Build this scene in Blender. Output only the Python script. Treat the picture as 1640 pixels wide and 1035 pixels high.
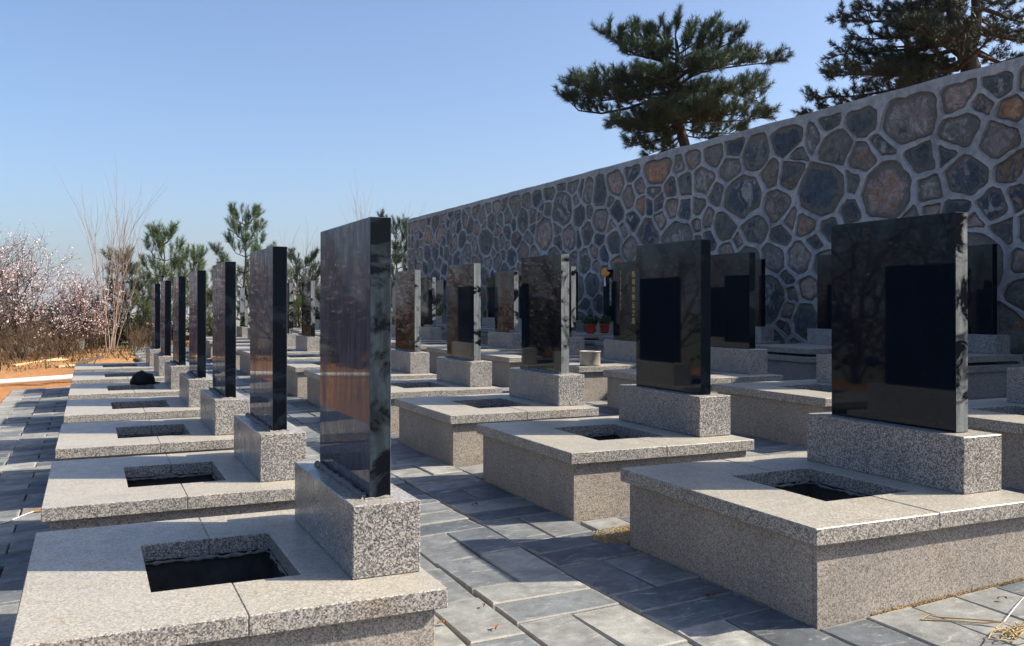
import bpy, bmesh, math, random
import numpy as np
from mathutils import Vector, Matrix, noise as mnoise

for _o in list(bpy.data.objects):
    bpy.data.objects.remove(_o)
SC = bpy.context.scene
COL = SC.collection
R = math.radians

# ------------------------------------------------------------------ camera
F_PX, CX, HOR = 1477.7, 820.0, 486.87      # focal length, centre and horizon in photograph pixels
YAW, EYE, U = 0.429, 1.5, 1.25
CA, SA = math.cos(YAW), math.sin(YAW)
cam_d = bpy.data.cameras.new('camera')
cam = bpy.data.objects.new('camera', cam_d)
COL.objects.link(cam)
cam.location = (0, 0, EYE)
cam.rotation_euler = (R(90), 0, -YAW)
cam_d.sensor_width = 36
cam_d.lens = 36 * F_PX / 1640
cam_d.shift_y = -(517.5 - HOR) / 1640
cam_d.clip_start, cam_d.clip_end = 0.05, 30000
SC.camera = cam

# ------------------------------------------------------------------ sky and sun
SUN_EL, SUN_AZ = R(40), R(-24)               # azimuth measured from +X towards +Y
sun_dir = Vector((math.cos(SUN_EL) * math.cos(SUN_AZ), math.cos(SUN_EL) * math.sin(SUN_AZ), math.sin(SUN_EL)))
world = bpy.data.worlds.new('World')
SC.world = world
world.use_nodes = True
wn, wl = world.node_tree.nodes, world.node_tree.links
bgn = wn['Background']
sky = wn.new('ShaderNodeTexSky')
sky.sky_type = 'NISHITA'
sky.sun_disc = False
sky.sun_elevation = SUN_EL
sky.sun_rotation = math.atan2(sun_dir.x, sun_dir.y)
sky.altitude = 300
sky.air_density = 0.9
sky.dust_density = 3.3
sky.ozone_density = 5.0
wl.new(sky.outputs[0], bgn.inputs[0])
bgn.inputs[1].default_value = 0.109
sl = bpy.data.lights.new('sun', 'SUN')
sl.energy = 5.0
sl.angle = R(0.5)
sl.color = (1.0, 0.90, 0.74)
sun = bpy.data.objects.new('sun', sl)
COL.objects.link(sun)
sun.rotation_euler = sun_dir.to_track_quat('Z', 'Y').to_euler()
SC.view_settings.view_transform = 'Standard'
SC.view_settings.look = 'None'
SC.view_settings.exposure = 1.0
SC.view_settings.gamma = 1.0
SC.cycles.max_bounces = 8

# ------------------------------------------------------------------ helpers
def ground_z(x):
    return -0.03 + 0.0393 * (x - 3.12)
TILT = -math.atan(0.0393)

def at(u, v, d):
    r = (u - CX) / F_PX * d
    return Vector((r * CA + d * SA, d * CA - r * SA, EYE + (HOR - v) / F_PX * d))

def to_px(p):
    r = p[0] * CA - p[1] * SA
    d = p[1] * CA + p[0] * SA
    if d < 0.3: return None
    return CX + F_PX * r / d, HOR - F_PX * (p[2] - EYE) / d, d

class MB:
    def __init__(s): s.v, s.f, s.m = [], [], []
    def add(s, vs, fs, mi=0):
        n = len(s.v)
        s.v.extend([tuple(p) for p in vs])
        s.f.extend([tuple(i + n for i in f) for f in fs])
        s.m.extend([mi] * len(fs))
    def box(s, x0, x1, y0, y1, z0, z1, mi=0):
        s.add([(x0,y0,z0),(x1,y0,z0),(x1,y1,z0),(x0,y1,z0),(x0,y0,z1),(x1,y0,z1),(x1,y1,z1),(x0,y1,z1)],
              [(3,2,1,0),(4,5,6,7),(0,1,5,4),(1,2,6,5),(2,3,7,6),(3,0,4,7)], mi)
    def tube(s, pts, rad, n=5, mi=0, cap=False):
        pts = [Vector(p) for p in pts]
        m = len(pts)
        if not hasattr(rad, '__len__'): rad = [rad] * m
        b = len(s.v)
        t0 = (pts[1] - pts[0]).normalized()
        ref = Vector((0,0,1)) if abs(t0.z) < 0.9 else Vector((1,0,0))
        for i in range(m):
            t = (pts[min(i+1, m-1)] - pts[max(i-1, 0)])
            t = t.normalized() if t.length > 1e-9 else t0
            a = t.cross(ref)
            if a.length < 1e-6: a = t.cross(Vector((0.3,0.7,0.1)))
            a.normalize(); c = t.cross(a)
            for k in range(n):
                q = 2 * math.pi * k / n
                s.v.append(tuple(pts[i] + (a * math.cos(q) + c * math.sin(q)) * rad[i]))
        for i in range(m - 1):
            for k in range(n):
                k2 = (k + 1) % n
                s.f.append((b + i*n + k, b + i*n + k2, b + (i+1)*n + k2, b + (i+1)*n + k)); s.m.append(mi)
        if cap:
            s.f.append(tuple(b + k for k in range(n))); s.m.append(mi)
            s.f.append(tuple(b + (m-1)*n + k for k in reversed(range(n)))); s.m.append(mi)
    def lathe(s, prof, n=20, c=(0,0,0), mi=0):
        b = len(s.v)
        for r, z in prof:
            for k in range(n):
                q = 2*math.pi*k/n
                s.v.append((c[0]+r*math.cos(q), c[1]+r*math.sin(q), c[2]+z))
        for i in range(len(prof)-1):
            for k in range(n):
                k2 = (k+1) % n
                s.f.append((b+i*n+k, b+i*n+k2, b+(i+1)*n+k2, b+(i+1)*n+k)); s.m.append(mi)
    def mesh(s, name, mats, smooth=False):
        me = bpy.data.meshes.new(name)
        me.from_pydata(s.v, [], s.f)
        for m in (mats if isinstance(mats, (list, tuple)) else [mats]): me.materials.append(m)
        me.polygons.foreach_set('material_index', s.m)
        if smooth: me.polygons.foreach_set('use_smooth', [True] * len(me.polygons))
        me.update()
        return me

def link(name, me, parent=None, loc=None, rot=None):
    o = bpy.data.objects.new(name, me)
    COL.objects.link(o)
    if parent: o.parent = parent
    if loc is not None: o.location = loc
    if rot is not None: o.rotation_euler = rot
    return o

def tag(o, label=None, cat=None, group=None, kind=None):
    if label: o['label'] = label
    if cat: o['category'] = cat
    if group: o['group'] = group
    if kind: o['kind'] = kind
    return o

def thing(name, loc, label, cat, group=None, rz=0):
    o = link(name, None, None, loc, (0, 0, rz))
    return tag(o, label, cat, group)

def bevel_mesh(me, w, seg=1, angle=0.4):
    bm = bmesh.new(); bm.from_mesh(me)
    bmesh.ops.recalc_face_normals(bm, faces=bm.faces)
    es = [e for e in bm.edges if len(e.link_faces) == 2 and e.calc_face_angle() > angle]
    bmesh.ops.bevel(bm, geom=es, offset=w, segments=seg, affect='EDGES', clamp_overlap=True)
    bm.to_mesh(me); bm.free(); me.update()
    return me

def tri_mesh(name, verts, mat, smooth=False):
    """verts: (n,3,3) array of separate triangles"""
    n = len(verts)
    me = bpy.data.meshes.new(name)
    me.vertices.add(n * 3)
    me.vertices.foreach_set('co', np.ascontiguousarray(verts, dtype=np.float32).ravel())
    me.loops.add(n * 3)
    me.loops.foreach_set('vertex_index', np.arange(n * 3, dtype=np.int32))
    me.polygons.add(n)
    me.polygons.foreach_set('loop_start', np.arange(0, n * 3, 3, dtype=np.int32))
    me.polygons.foreach_set('loop_total', np.full(n, 3, dtype=np.int32))
    me.materials.append(mat)
    me.update(calc_edges=True)
    return me

# ------------------------------------------------------------------ materials
class NT:
    def __init__(s, name):
        s.mat = bpy.data.materials.new(name); s.mat.use_nodes = True
        s.t = s.mat.node_tree; s.n = s.t.nodes; s.l = s.t.links
        s.b = s.n['Principled BSDF']
        s.co = None
    def new(s, typ, **kw):
        x = s.n.new(typ)
        for k, v in kw.items(): setattr(x, k, v)
        return x
    def put(s, sock, val):
        if isinstance(val, bpy.types.NodeSocket): s.l.new(val, sock)
        else: sock.default_value = val
    def coords(s, jitter=True):
        if s.co is None:
            tc = s.new('ShaderNodeTexCoord')
            if jitter:
                oi = s.new('ShaderNodeObjectInfo')
                m = s.new('ShaderNodeMath', operation='MULTIPLY'); s.l.new(oi.outputs['Random'], m.inputs[0]); m.inputs[1].default_value = 73.0
                a = s.new('ShaderNodeVectorMath', operation='ADD'); s.l.new(tc.outputs['Object'], a.inputs[0]); s.l.new(m.outputs[0], a.inputs[1])
                s.co = a.outputs[0]; s.rand = oi.outputs['Random']
            else: s.co = tc.outputs['Object']
        return s.co
    def scaled(s, v):
        a = s.new('ShaderNodeVectorMath', operation='MULTIPLY'); s.l.new(s.coords(), a.inputs[0]); a.inputs[1].default_value = v
        return a.outputs[0]
    def noise(s, scale, detail=4, rough=0.55, vec=None, dist=0.0):
        x = s.new('ShaderNodeTexNoise'); s.l.new(vec or s.coords(), x.inputs['Vector'])
        x.inputs['Scale'].default_value = scale; x.inputs['Detail'].default_value = detail
        x.inputs['Roughness'].default_value = rough; x.inputs['Distortion'].default_value = dist
        return x.outputs['Fac']
    def voro(s, scale, vec=None, out='Color', feature='F1', rnd=1.0):
        x = s.new('ShaderNodeTexVoronoi', feature=feature); s.l.new(vec or s.coords(), x.inputs['Vector'])
        x.inputs['Scale'].default_value = scale; x.inputs['Randomness'].default_value = rnd
        return x.outputs[out]
    def ramp(s, fac, stops, interp='LINEAR'):
        x = s.new('ShaderNodeValToRGB'); x.color_ramp.interpolation = interp
        el = x.color_ramp.elements
        while len(el) < len(stops): el.new(0.5)
        for e, (p, c) in zip(el, stops):
            e.position = p; e.color = (c, c, c, 1) if not hasattr(c, '__len__') else (*c, 1)
        s.l.new(fac, x.inputs[0])
        return x.outputs[0]
    def mix(s, fac, a, b, mode='MIX'):
        x = s.new('ShaderNodeMix', data_type='RGBA', blend_type=mode)
        s.put(x.inputs[0], fac)
        for i, v in ((6, a), (7, b)):
            if hasattr(v, '__len__') and not isinstance(v, bpy.types.NodeSocket): v = (*v[:3], 1)
            s.put(x.inputs[i], v)
        return x.outputs[2]
    def math(s, op, a, b=0.0):
        x = s.new('ShaderNodeMath', operation=op); s.put(x.inputs[0], a); s.put(x.inputs[1], b)
        return x.outputs[0]
    def sep(s, c):
        x = s.new('ShaderNodeSeparateColor'); s.l.new(c, x.inputs[0]); return x.outputs[0]
    def bump(s, h, strength=0.3, dist=0.01, normal=None):
        x = s.new('ShaderNodeBump'); x.inputs['Strength'].default_value = strength; x.inputs['Distance'].default_value = dist
        s.l.new(h, x.inputs['Height'])
        if normal is not None: s.l.new(normal, x.inputs['Normal'])
        return x.outputs[0]
    def done(s, color=None, rough=None, normal=None, **kw):
        if color is not None:
            if hasattr(color, '__len__') and not isinstance(color, bpy.types.NodeSocket): color = (*color[:3], 1)
            s.put(s.b.inputs['Base Color'], color)
        if rough is not None: s.put(s.b.inputs['Roughness'], rough)
        if normal is not None: s.l.new(normal, s.b.inputs['Normal'])
        for k, v in kw.items(): s.put(s.b.inputs[k.replace('_', ' ')], v)
        return s.mat

def granite(name, dark, mid, light, warm, scale=105.0, rough=0.35, stain=0.5, spec=0.5, dust=0.0, fine=0.30):
    m = NT(name)
    g1 = m.sep(m.voro(scale))
    g2 = m.sep(m.voro(scale * 2.3))
    c = m.ramp(g1, [(0.0, dark), (0.16, tuple(0.5*(a+b) for a, b in zip(dark, mid))), (0.30, mid), (0.62, light), (0.84, warm)], 'CONSTANT')
    c2 = m.ramp(g2, [(0.0, dark), (0.22, mid), (0.6, light)], 'CONSTANT')
    c = m.mix(fine, c, c2)
    big = m.noise(1.7, 5, 0.6)
    c = m.mix(1.0, c, m.ramp(big, [(0.3, (0.80, 0.80, 0.82)), (0.7, (1.08, 1.05, 1.0))]), 'MULTIPLY')
    st = m.ramp(m.noise(3.1, 6, 0.65, m.scaled((1.0, 1.9, 1.0)), 0.6), [(0.56, 0.0), (0.72, stain)])
    c = m.mix(st, c, m.mix(1.0, c, (0.80, 0.66, 0.50), 'MULTIPLY'))
    if dust:                                         # cement dust settled on the upward faces
        tcn = m.new('ShaderNodeTexCoord'); sx = m.new('ShaderNodeSeparateXYZ'); m.l.new(tcn.outputs['Normal'], sx.inputs[0])
        up = m.math('MULTIPLY', m.ramp(sx.outputs[2], [(0.6, 0.0), (0.95, dust)]), m.ramp(m.noise(2.3, 5, 0.6, None, 0.5), [(0.25, 0.65), (0.7, 1.0)]))
        c = m.mix(up, c, m.mix(m.noise(3.3, 5, 0.6), (0.375, 0.35, 0.285), (0.485, 0.44, 0.34)))
    r = m.ramp(m.noise(9, 4), [(0.3, rough - 0.08), (0.7, rough + 0.12)])
    return m.done(c, r, m.bump(g2, 0.08, 0.002), Specular_IOR_Level=spec)

M = {}
M['granite'] = granite('grey_granite', (0.012, 0.012, 0.014), (0.14, 0.14, 0.145), (0.47, 0.46, 0.445), (0.40, 0.365, 0.315), 150, 0.30, 0.15, 0.5, 0.35)
M['slab'] = granite('slab_granite', (0.02, 0.02, 0.02), (0.19, 0.187, 0.183), (0.46, 0.445, 0.42), (0.455, 0.415, 0.345), 150, 0.40, 0.7, 0.45, 0.5)
M['plinth'] = granite('pink_granite', (0.07, 0.064, 0.058), (0.245, 0.226, 0.205), (0.42, 0.395, 0.36), (0.43, 0.35, 0.29), 150, 0.55, 0.5, 0.3, 0.0, 0.45)

def black_polish(name, dust):
    """polished black granite; dust: share of the face hidden by a matt film of cement dust"""
    m = NT(name)
    m.done((0.0015, 0.0045, 0.010), 0.03, m.bump(m.noise(2.2, 2), 0.005, 0.01), IOR=1.5, Specular_IOR_Level=0.28, Specular_Tint=(0.74, 0.88, 1.0, 1))
    streak = m.noise(4.5, 6, 0.62, m.scaled((1, 2.4, 0.55)), 0.9)
    fine = m.noise(30.0, 3, 0.6, m.scaled((1, 1.6, 0.3)))
    d = m.math('MULTIPLY', m.ramp(streak, [(0.36, 0.42), (0.64, 1.0)]), m.ramp(fine, [(0.3, 0.7), (0.75, 1.0)]))
    d = m.math('MULTIPLY', d, dust)
    df = m.new('ShaderNodeBsdfDiffuse'); df.inputs[0].default_value = (0.10, 0.112, 0.15, 1)
    ms = m.new('ShaderNodeMixShader'); m.l.new(d, ms.inputs[0]); m.l.new(m.b.outputs[0], ms.inputs[1]); m.l.new(df.outputs[0], ms.inputs[2])
    m.l.new(ms.outputs[0], m.n['Material Output'].inputs[0])
    return m.mat
M['black_clean'] = black_polish('black_granite_polished', 0.03)
M['black_dusty'] = black_polish('black_granite_dusty', 0.95)

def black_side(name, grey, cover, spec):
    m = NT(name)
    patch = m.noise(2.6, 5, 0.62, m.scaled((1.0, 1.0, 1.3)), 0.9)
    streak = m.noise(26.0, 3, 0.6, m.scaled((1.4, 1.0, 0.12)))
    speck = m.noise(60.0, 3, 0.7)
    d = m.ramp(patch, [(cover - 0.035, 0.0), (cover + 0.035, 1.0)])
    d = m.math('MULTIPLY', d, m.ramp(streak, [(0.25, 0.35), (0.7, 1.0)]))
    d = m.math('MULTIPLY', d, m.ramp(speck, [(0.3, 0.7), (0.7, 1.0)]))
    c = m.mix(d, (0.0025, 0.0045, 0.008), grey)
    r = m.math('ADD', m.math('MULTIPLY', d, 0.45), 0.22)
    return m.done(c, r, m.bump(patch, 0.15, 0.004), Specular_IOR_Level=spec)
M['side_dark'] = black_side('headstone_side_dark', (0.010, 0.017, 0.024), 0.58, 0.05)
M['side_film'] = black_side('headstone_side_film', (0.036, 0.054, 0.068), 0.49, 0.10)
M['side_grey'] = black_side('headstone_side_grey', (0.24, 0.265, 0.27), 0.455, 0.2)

def paver_mat():
    m = NT('paver_concrete')
    co = m.coords()
    gi = m.new('ShaderNodeNewGeometry')
    m.rand = m.math('FRACT', m.math('ADD', m.rand, gi.outputs['Random Per Island']))
    base = m.ramp(m.rand, [(0.0, (0.07, 0.082, 0.098)), (0.3, (0.122, 0.136, 0.148)), (0.65, (0.19, 0.196, 0.195)), (1.0, (0.27, 0.268, 0.245))])
    c = m.mix(1.0, base, m.ramp(m.noise(3.5, 6, 0.65, None, 0.7), [(0.28, 0.62), (0.72, 1.28)]), 'MULTIPLY')
    smear = m.ramp(m.noise(5.0, 6, 0.7, m.scaled((1.0, 3.0, 1.0)), 1.2), [(0.57, 0.0), (0.66, 0.5)])
    c = m.mix(smear, c, (0.42, 0.40, 0.36))
    rust = m.ramp(m.noise(2.3, 4, 0.6, None, 0.5), [(0.68, 0.0), (0.80, 0.5)])
    c = m.mix(rust, c, (0.33, 0.24, 0.14))
    damp = m.ramp(m.noise(1.9, 5, 0.6, m.scaled((1.3, 1.0, 1.0))), [(0.27, 0.55), (0.34, 0.0)])
    c = m.mix(damp, c, (0.05, 0.055, 0.06))
    c = m.mix(1.0, c, m.ramp(m.noise(14, 6, 0.7), [(0.3, 0.78), (0.7, 1.2)]), 'MULTIPLY')
    tg = m.new('ShaderNodeTexCoord'); sx = m.new('ShaderNodeSeparateXYZ'); m.l.new(tg.outputs['Generated'], sx.inputs[0])
    ed = None
    for k in (0, 1):                                  # pale worn arrises
        v = m.math('MINIMUM', sx.outputs[k], m.math('SUBTRACT', 1.0, sx.outputs[k]))
        ed = v if ed is None else m.math('MINIMUM', ed, v)
    ed = m.math('ADD', ed, m.math('MULTIPLY', m.math('SUBTRACT', m.noise(11, 5, 0.7), 0.5), 0.10))
    c = m.mix(m.ramp(ed, [(0.0, 0.55), (0.04, 0.0)]), c, (0.36, 0.345, 0.31))
    grit = m.noise(90, 3, 0.6)  # fine surface grit, used only as bump height
    return m.done(c, m.ramp(m.noise(8, 3), [(0.3, 0.5), (0.7, 0.75)]), m.bump(m.math('ADD', grit, m.math('MULTIPLY', m.noise(9, 5, 0.65), 1.5)), 0.45, 0.006), Specular_IOR_Level=0.22)
M['paver'] = paver_mat()

def sand_mat(name, c1, c2, sc=30):
    m = NT(name)
    c = m.mix(m.ramp(m.noise(sc, 6, 0.7), [(0.3, 0), (0.7, 1)]), c1, c2)
    return m.done(c, 0.95, m.bump(m.noise(sc * 3, 4, 0.7), 0.6, 0.01), Specular_IOR_Level=0.1)
M['bed'] = sand_mat('joint_sand', (0.025, 0.025, 0.025), (0.12, 0.11, 0.09), 14)
M['sand'] = sand_mat('yellow_sand', (0.40, 0.27, 0.11), (0.58, 0.42, 0.22), 60)
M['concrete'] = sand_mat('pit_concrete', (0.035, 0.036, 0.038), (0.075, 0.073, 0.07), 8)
M['lump_mortar'] = sand_mat('lump_mortar', (0.13, 0.13, 0.13), (0.27, 0.26, 0.25), 40)

def dirt_mat():
    m = NT('orange_dirt'); m.coords(False)
    n1 = m.noise(0.55, 6, 0.65); n2 = m.noise(7.0, 8, 0.7)
    c = m.mix(m.ramp(n1, [(0.35, 0), (0.65, 1)]), (0.36, 0.165, 0.065), (0.44, 0.245, 0.115))
    c = m.mix(m.ramp(n2, [(0.35, 0.55), (0.65, 0.0)]), c, (0.22, 0.12, 0.06))
    geo = m.new('ShaderNodeNewGeometry')
    sx = m.new('ShaderNodeSeparateXYZ'); m.l.new(geo.outputs['Position'], sx.inputs[0])
    far = m.ramp(m.math('MULTIPLY', m.math('ADD', sx.outputs[2], 6.0), 0.18), [(0.0, 1.0), (0.75, 0.0)])
    veg = m.mix(m.noise(0.02, 4), (0.10, 0.10, 0.05), (0.17, 0.14, 0.08))
    c = m.mix(far, c, veg)
    return m.done(c, 0.95, m.bump(n2, 0.8, 0.05), Specular_IOR_Level=0.1)
M['dirt'] = dirt_mat()

def mortar_mat():
    m = NT('wall_mortar'); m.coords(False)
    c = m.mix(m.ramp(m.noise(0.9, 6, 0.65), [(0.3, 0), (0.7, 1)]), (0.27, 0.268, 0.268), (0.46, 0.455, 0.45))
    st = m.ramp(m.noise(1.6, 5, 0.6, m.scaled((1, 1.5, 0.35)), 0.4), [(0.55, 0.0), (0.72, 0.6)])
    c = m.mix(st, c, (0.13, 0.13, 0.135))
    c = m.mix(1.0, c, m.ramp(m.noise(9, 6, 0.7), [(0.3, 0.72), (0.7, 1.2)]), 'MULTIPLY')
    n = m.math('ADD', m.noise(5, 5, 0.65), m.math('MULTIPLY', m.noise(28, 6, 0.65), 0.5))
    return m.done(c, 0.9, m.bump(n, 0.8, 0.03), Specular_IOR_Level=0.2)
M['mortar'] = mortar_mat()

def stone_mat():
    m = NT('field_stone')
    m.coords()
    m.rand = m.new('ShaderNodeAttribute', attribute_name='tone').outputs['Fac']     # one value for each stone
    base = m.ramp(m.rand, [(0.0, (0.055, 0.065, 0.085)), (0.12, (0.16, 0.15, 0.135)), (0.24, (0.22, 0.185, 0.165)), (0.36, (0.085, 0.095, 0.095)), (0.48, (0.17, 0.155, 0.13)),
                           (0.58, (0.25, 0.195, 0.165)), (0.68, (0.065, 0.08, 0.10)), (0.78, (0.30, 0.225, 0.195)), (0.86, (0.12, 0.115, 0.10)), (0.94, (0.34, 0.18, 0.10)), (0.97, (0.28, 0.21, 0.175))], 'CONSTANT')
    r2 = m.math('FRACT', m.math('MULTIPLY', m.rand, 17.3))
    other = m.ramp(r2, [(0.0, (0.06, 0.07, 0.09)), (0.25, (0.30, 0.285, 0.265)), (0.45, (0.26, 0.155, 0.10)), (0.6, (0.10, 0.10, 0.095)), (0.8, (0.24, 0.19, 0.165))], 'CONSTANT')
    pat = m.ramp(m.noise(2.6, 7, 0.68, None, 1.4), [(0.52, 0.0), (0.57, 0.85)])
    c = m.mix(pat, base, other)
    c = m.mix(1.0, c, m.ramp(m.noise(6.0, 8, 0.72, None, 0.8), [(0.28, 0.52), (0.72, 2.15)]), 'MULTIPLY')
    crack = m.ramp(m.voro(3.2, None, 'Distance', 'DISTANCE_TO_EDGE'), [(0.0, 0.65), (0.02, 0.0)])
    c = m.mix(m.math('MULTIPLY', crack, m.ramp(m.noise(2.0, 3), [(0.45, 0.0), (0.6, 1.0)])), c, (0.03, 0.03, 0.03))
    at_ = m.new('ShaderNodeAttribute', attribute_name='rim')
    e = m.math('ADD', at_.outputs['Fac'], m.math('MULTIPLY', m.math('SUBTRACT', m.noise(4.5, 7, 0.7, None, 0.8), 0.5), 1.7))
    e = m.ramp(e, [(0.44, 0.0), (0.52, 0.92)])
    smear = m.mix(1.0, m.mix(m.noise(3.0, 4), (0.15, 0.137, 0.117), (0.25, 0.225, 0.19)), m.ramp(m.noise(14, 6, 0.7), [(0.3, 0.75), (0.7, 1.2)]), 'MULTIPLY')
    c = m.mix(e, c, smear)
    n = m.math('ADD', m.noise(6, 8, 0.68), m.math('MULTIPLY', m.noise(34, 5, 0.65), 0.35))
    return m.done(c, 0.75, m.bump(n, 1.0, 0.11), Specular_IOR_Level=0.3)
M['stone'] = stone_mat()

def leaf_mat(name, a, b, trans=0.15, rough=0.5):
    m = NT(name)
    g = m.new('ShaderNodeNewGeometry')
    c = m.mix(g.outputs['Random Per Island'], a, b)
    m.coords()
    c = m.mix(1.0, c, m.ramp(m.noise(0.8, 3), [(0.3, 0.7), (0.7, 1.3)]), 'MULTIPLY')
    m.done(c, rough, Specular_IOR_Level=0.35)
    tr = m.new('ShaderNodeBsdfTranslucent'); m.put(tr.inputs[0], c)
    ms = m.new('ShaderNodeMixShader'); ms.inputs[0].default_value = trans
    m.l.new(m.b.outputs[0], ms.inputs[1]); m.l.new(tr.outputs[0], ms.inputs[2])
    m.l.new(ms.outputs[0], m.n['Material Output'].inputs[0])
    return m.mat
M['needle'] = leaf_mat('pine_needles', (0.017, 0.040, 0.025), (0.050, 0.084, 0.040), 0.12)
M['needle_dark'] = leaf_mat('dark_pine_needles', (0.012, 0.025, 0.018), (0.032, 0.048, 0.028), 0.06)
M['needle_young'] = leaf_mat('young_pine_needles', (0.045, 0.085, 0.035), (0.12, 0.155, 0.055), 0.15)
M['petal'] = leaf_mat('blossom_petals', (0.66, 0.54, 0.54), (0.86, 0.81, 0.79), 0.2, 0.6)
M['petal_pink'] = leaf_mat('pink_blossom_petals', (0.40, 0.15, 0.15), (0.50, 0.25, 0.25), 0.2, 0.6)
M['undergrowth'] = leaf_mat('dry_undergrowth', (0.115, 0.07, 0.035), (0.075, 0.07, 0.03), 0.1, 0.8)
M['bush_green'] = leaf_mat('bush_leaves', (0.04, 0.06, 0.025), (0.09, 0.10, 0.04), 0.15, 0.6)
M['pot_leaf'] = leaf_mat('potted_leaves', (0.03, 0.07, 0.03), (0.08, 0.12, 0.06), 0.1, 0.5)

def plain(name, c, rough=0.6, var=0.25, sc=12, spec=0.4, metal=0.0, bump=0.2, stretch=(1, 1, 1)):
    m = NT(name); m.coords()
    k = m.ramp(m.noise(sc, 5, 0.6, m.scaled(stretch)), [(0.25, 1 - var), (0.75, 1 + var)])
    cc = m.mix(1.0, c, k, 'MULTIPLY')
    return m.done(cc, rough, m.bump(m.noise(sc * 3, 4, 0.6, m.scaled(stretch)), bump, 0.01), Specular_IOR_Level=spec, Metallic=metal)
M['bark'] = plain('pine_bark', (0.04, 0.034, 0.032), 0.9, 0.5, 9, 0.2, 0, 0.8, (1, 1, 0.3))
M['bark_dark'] = plain('plum_bark', (0.05, 0.038, 0.035), 0.85, 0.4, 9, 0.2)
M['bark_pale'] = plain('sapling_bark', (0.27, 0.20, 0.165), 0.7, 0.3, 6, 0.3)
M['twig_dry'] = plain('dry_twigs', (0.135, 0.09, 0.06), 0.9, 0.4, 5, 0.1)
M['white_plastic'] = plain('white_plastic', (0.78, 0.76, 0.72), 0.45, 0.06, 5)
M['timber'] = plain('pale_timber', (0.52, 0.38, 0.22), 0.8, 0.3, 14, 0.2, 0, 0.3, (0.2, 3, 3))
M['timber_dark'] = plain('weathered_timber', (0.10, 0.075, 0.06), 0.85, 0.3, 14, 0.2, 0, 0.3, (0.2, 3, 3))
M['timber_brown'] = plain('brown_timber', (0.30, 0.19, 0.10), 0.7, 0.3, 14, 0.2)
M['zinc'] = plain('galvanised_steel', (0.36, 0.33, 0.28), 0.45, 0.25, 9, 0.5, 0.35)
M['pot'] = plain('red_plastic', (0.40, 0.035, 0.02), 0.5, 0.15, 6)
M['cloth'] = plain('black_cloth', (0.012, 0.012, 0.014), 0.85, 0.3, 30, 0.3)
M['gold'] = plain('gold_paint', (0.52, 0.40, 0.12), 0.5, 0.15, 20)
M['white_paint'] = plain('white_lettering', (0.55, 0.53, 0.48), 0.6, 0.1, 20)
M['ribbon'] = plain('orange_silk', (0.75, 0.30, 0.04), 0.5, 0.2, 14)
M['ribbon_white'] = plain('white_silk', (0.70, 0.62, 0.68), 0.5, 0.1, 14)
M['straw'] = plain('straw_rope', (0.40, 0.28, 0.13), 0.8, 0.3, 30)
M['string'] = plain('white_string', (0.75, 0.73, 0.68), 0.7, 0.1, 30)
M['dead_leaf'] = plain('dead_leaf', (0.20, 0.085, 0.03), 0.8, 0.4, 30)

# ------------------------------------------------------------------ terrain (one sheet to the horizon)
WALL_X, WALL_Y1, WALL_Y0, WALL_TOP = 12.1, 36.9, 3.0, 5.01
PAVE_X0, PAVE_Y1 = -1.42, 20.9
random.seed(3); np.random.seed(3)
def axis(near0, near1, step, far):
    a = list(np.arange(near0, near1 + 1e-6, step))
    s, x = step, near1
    hi = []
    while x < far:
        s *= 1.35; x += s; hi.append(x)
    s, x = step, near0
    lo = []
    while x > -far:
        s *= 1.35; x -= s; lo.append(x)
    return np.array(sorted(lo) + a + hi)
xs = axis(-14, 14, 0.28, 9000); ys = axis(-2, 42, 0.28, 9000)
def hgt(x, y):
    g = ground_z(min(max(x, -9.0), 14.0)) - 0.055
    n = mnoise.fractal(Vector((x * 0.6, y * 0.6, 0)), 1.0, 2.0, 4) if abs(x) < 60 and abs(y) < 80 else 0
    on_dirt = (x < PAVE_X0 + 0.1) or (y > PAVE_Y1 and x < 1.2)
    if on_dirt:
        e = min(1.0, max(0.0, max(PAVE_X0 - x, (y - PAVE_Y1) if x < 1.2 else -1) / 0.8))
        g += 0.02 + e * (0.05 + 0.07 * n) + 0.02 * mnoise.noise(Vector((x * 4, y * 4, 1)))
    # the plot ends in a slope that falls to the plain
    dx = max(0.0, -8.5 - x, x - 90.0); dy = max(0.0, y - 37.0 - (6.0 if x > 2 else 0.0), -30 - y)
    q = math.hypot(dx, dy)
    if q > 0:
        g -= 55 * (1 - math.exp(-q / 70.0)) + min(q, 4000) * 0.004
        if q > 400:
            w = min(1.0, (q - 400) / 1500.0)
            g += w * 70 * max(0.0, mnoise.fractal(Vector((x * 0.0005, y * 0.0005, 4.2)), 1.0, 2.0, 5) + 0.15)
    return g
tv = [(x, y, hgt(x, y)) for y in ys for x in xs]
nx = len(xs)
tf = [(j*nx+i, j*nx+i+1, (j+1)*nx+i+1, (j+1)*nx+i) for j in range(len(ys)-1) for i in range(nx-1)]
me = bpy.data.meshes.new('terrain'); me.from_pydata(tv, [], tf); me.materials.append(M['dirt'])
me.polygons.foreach_set('use_smooth', [True] * len(me.polygons))
tag(link('terrain', me), 'bare orange dirt falling away to a hazy plain', kind='structure')

# terrace of earth held up by the wall
mb = MB()
mb.box(WALL_X + 0.45, 85, WALL_Y0 - 20, WALL_Y1 - 0.1, -3.0, WALL_TOP - 0.18)
me = mb.mesh('terrace', M['dirt'])
tag(link('terrace', me), 'upper terrace of earth behind the stone wall', kind='structure')

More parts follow.
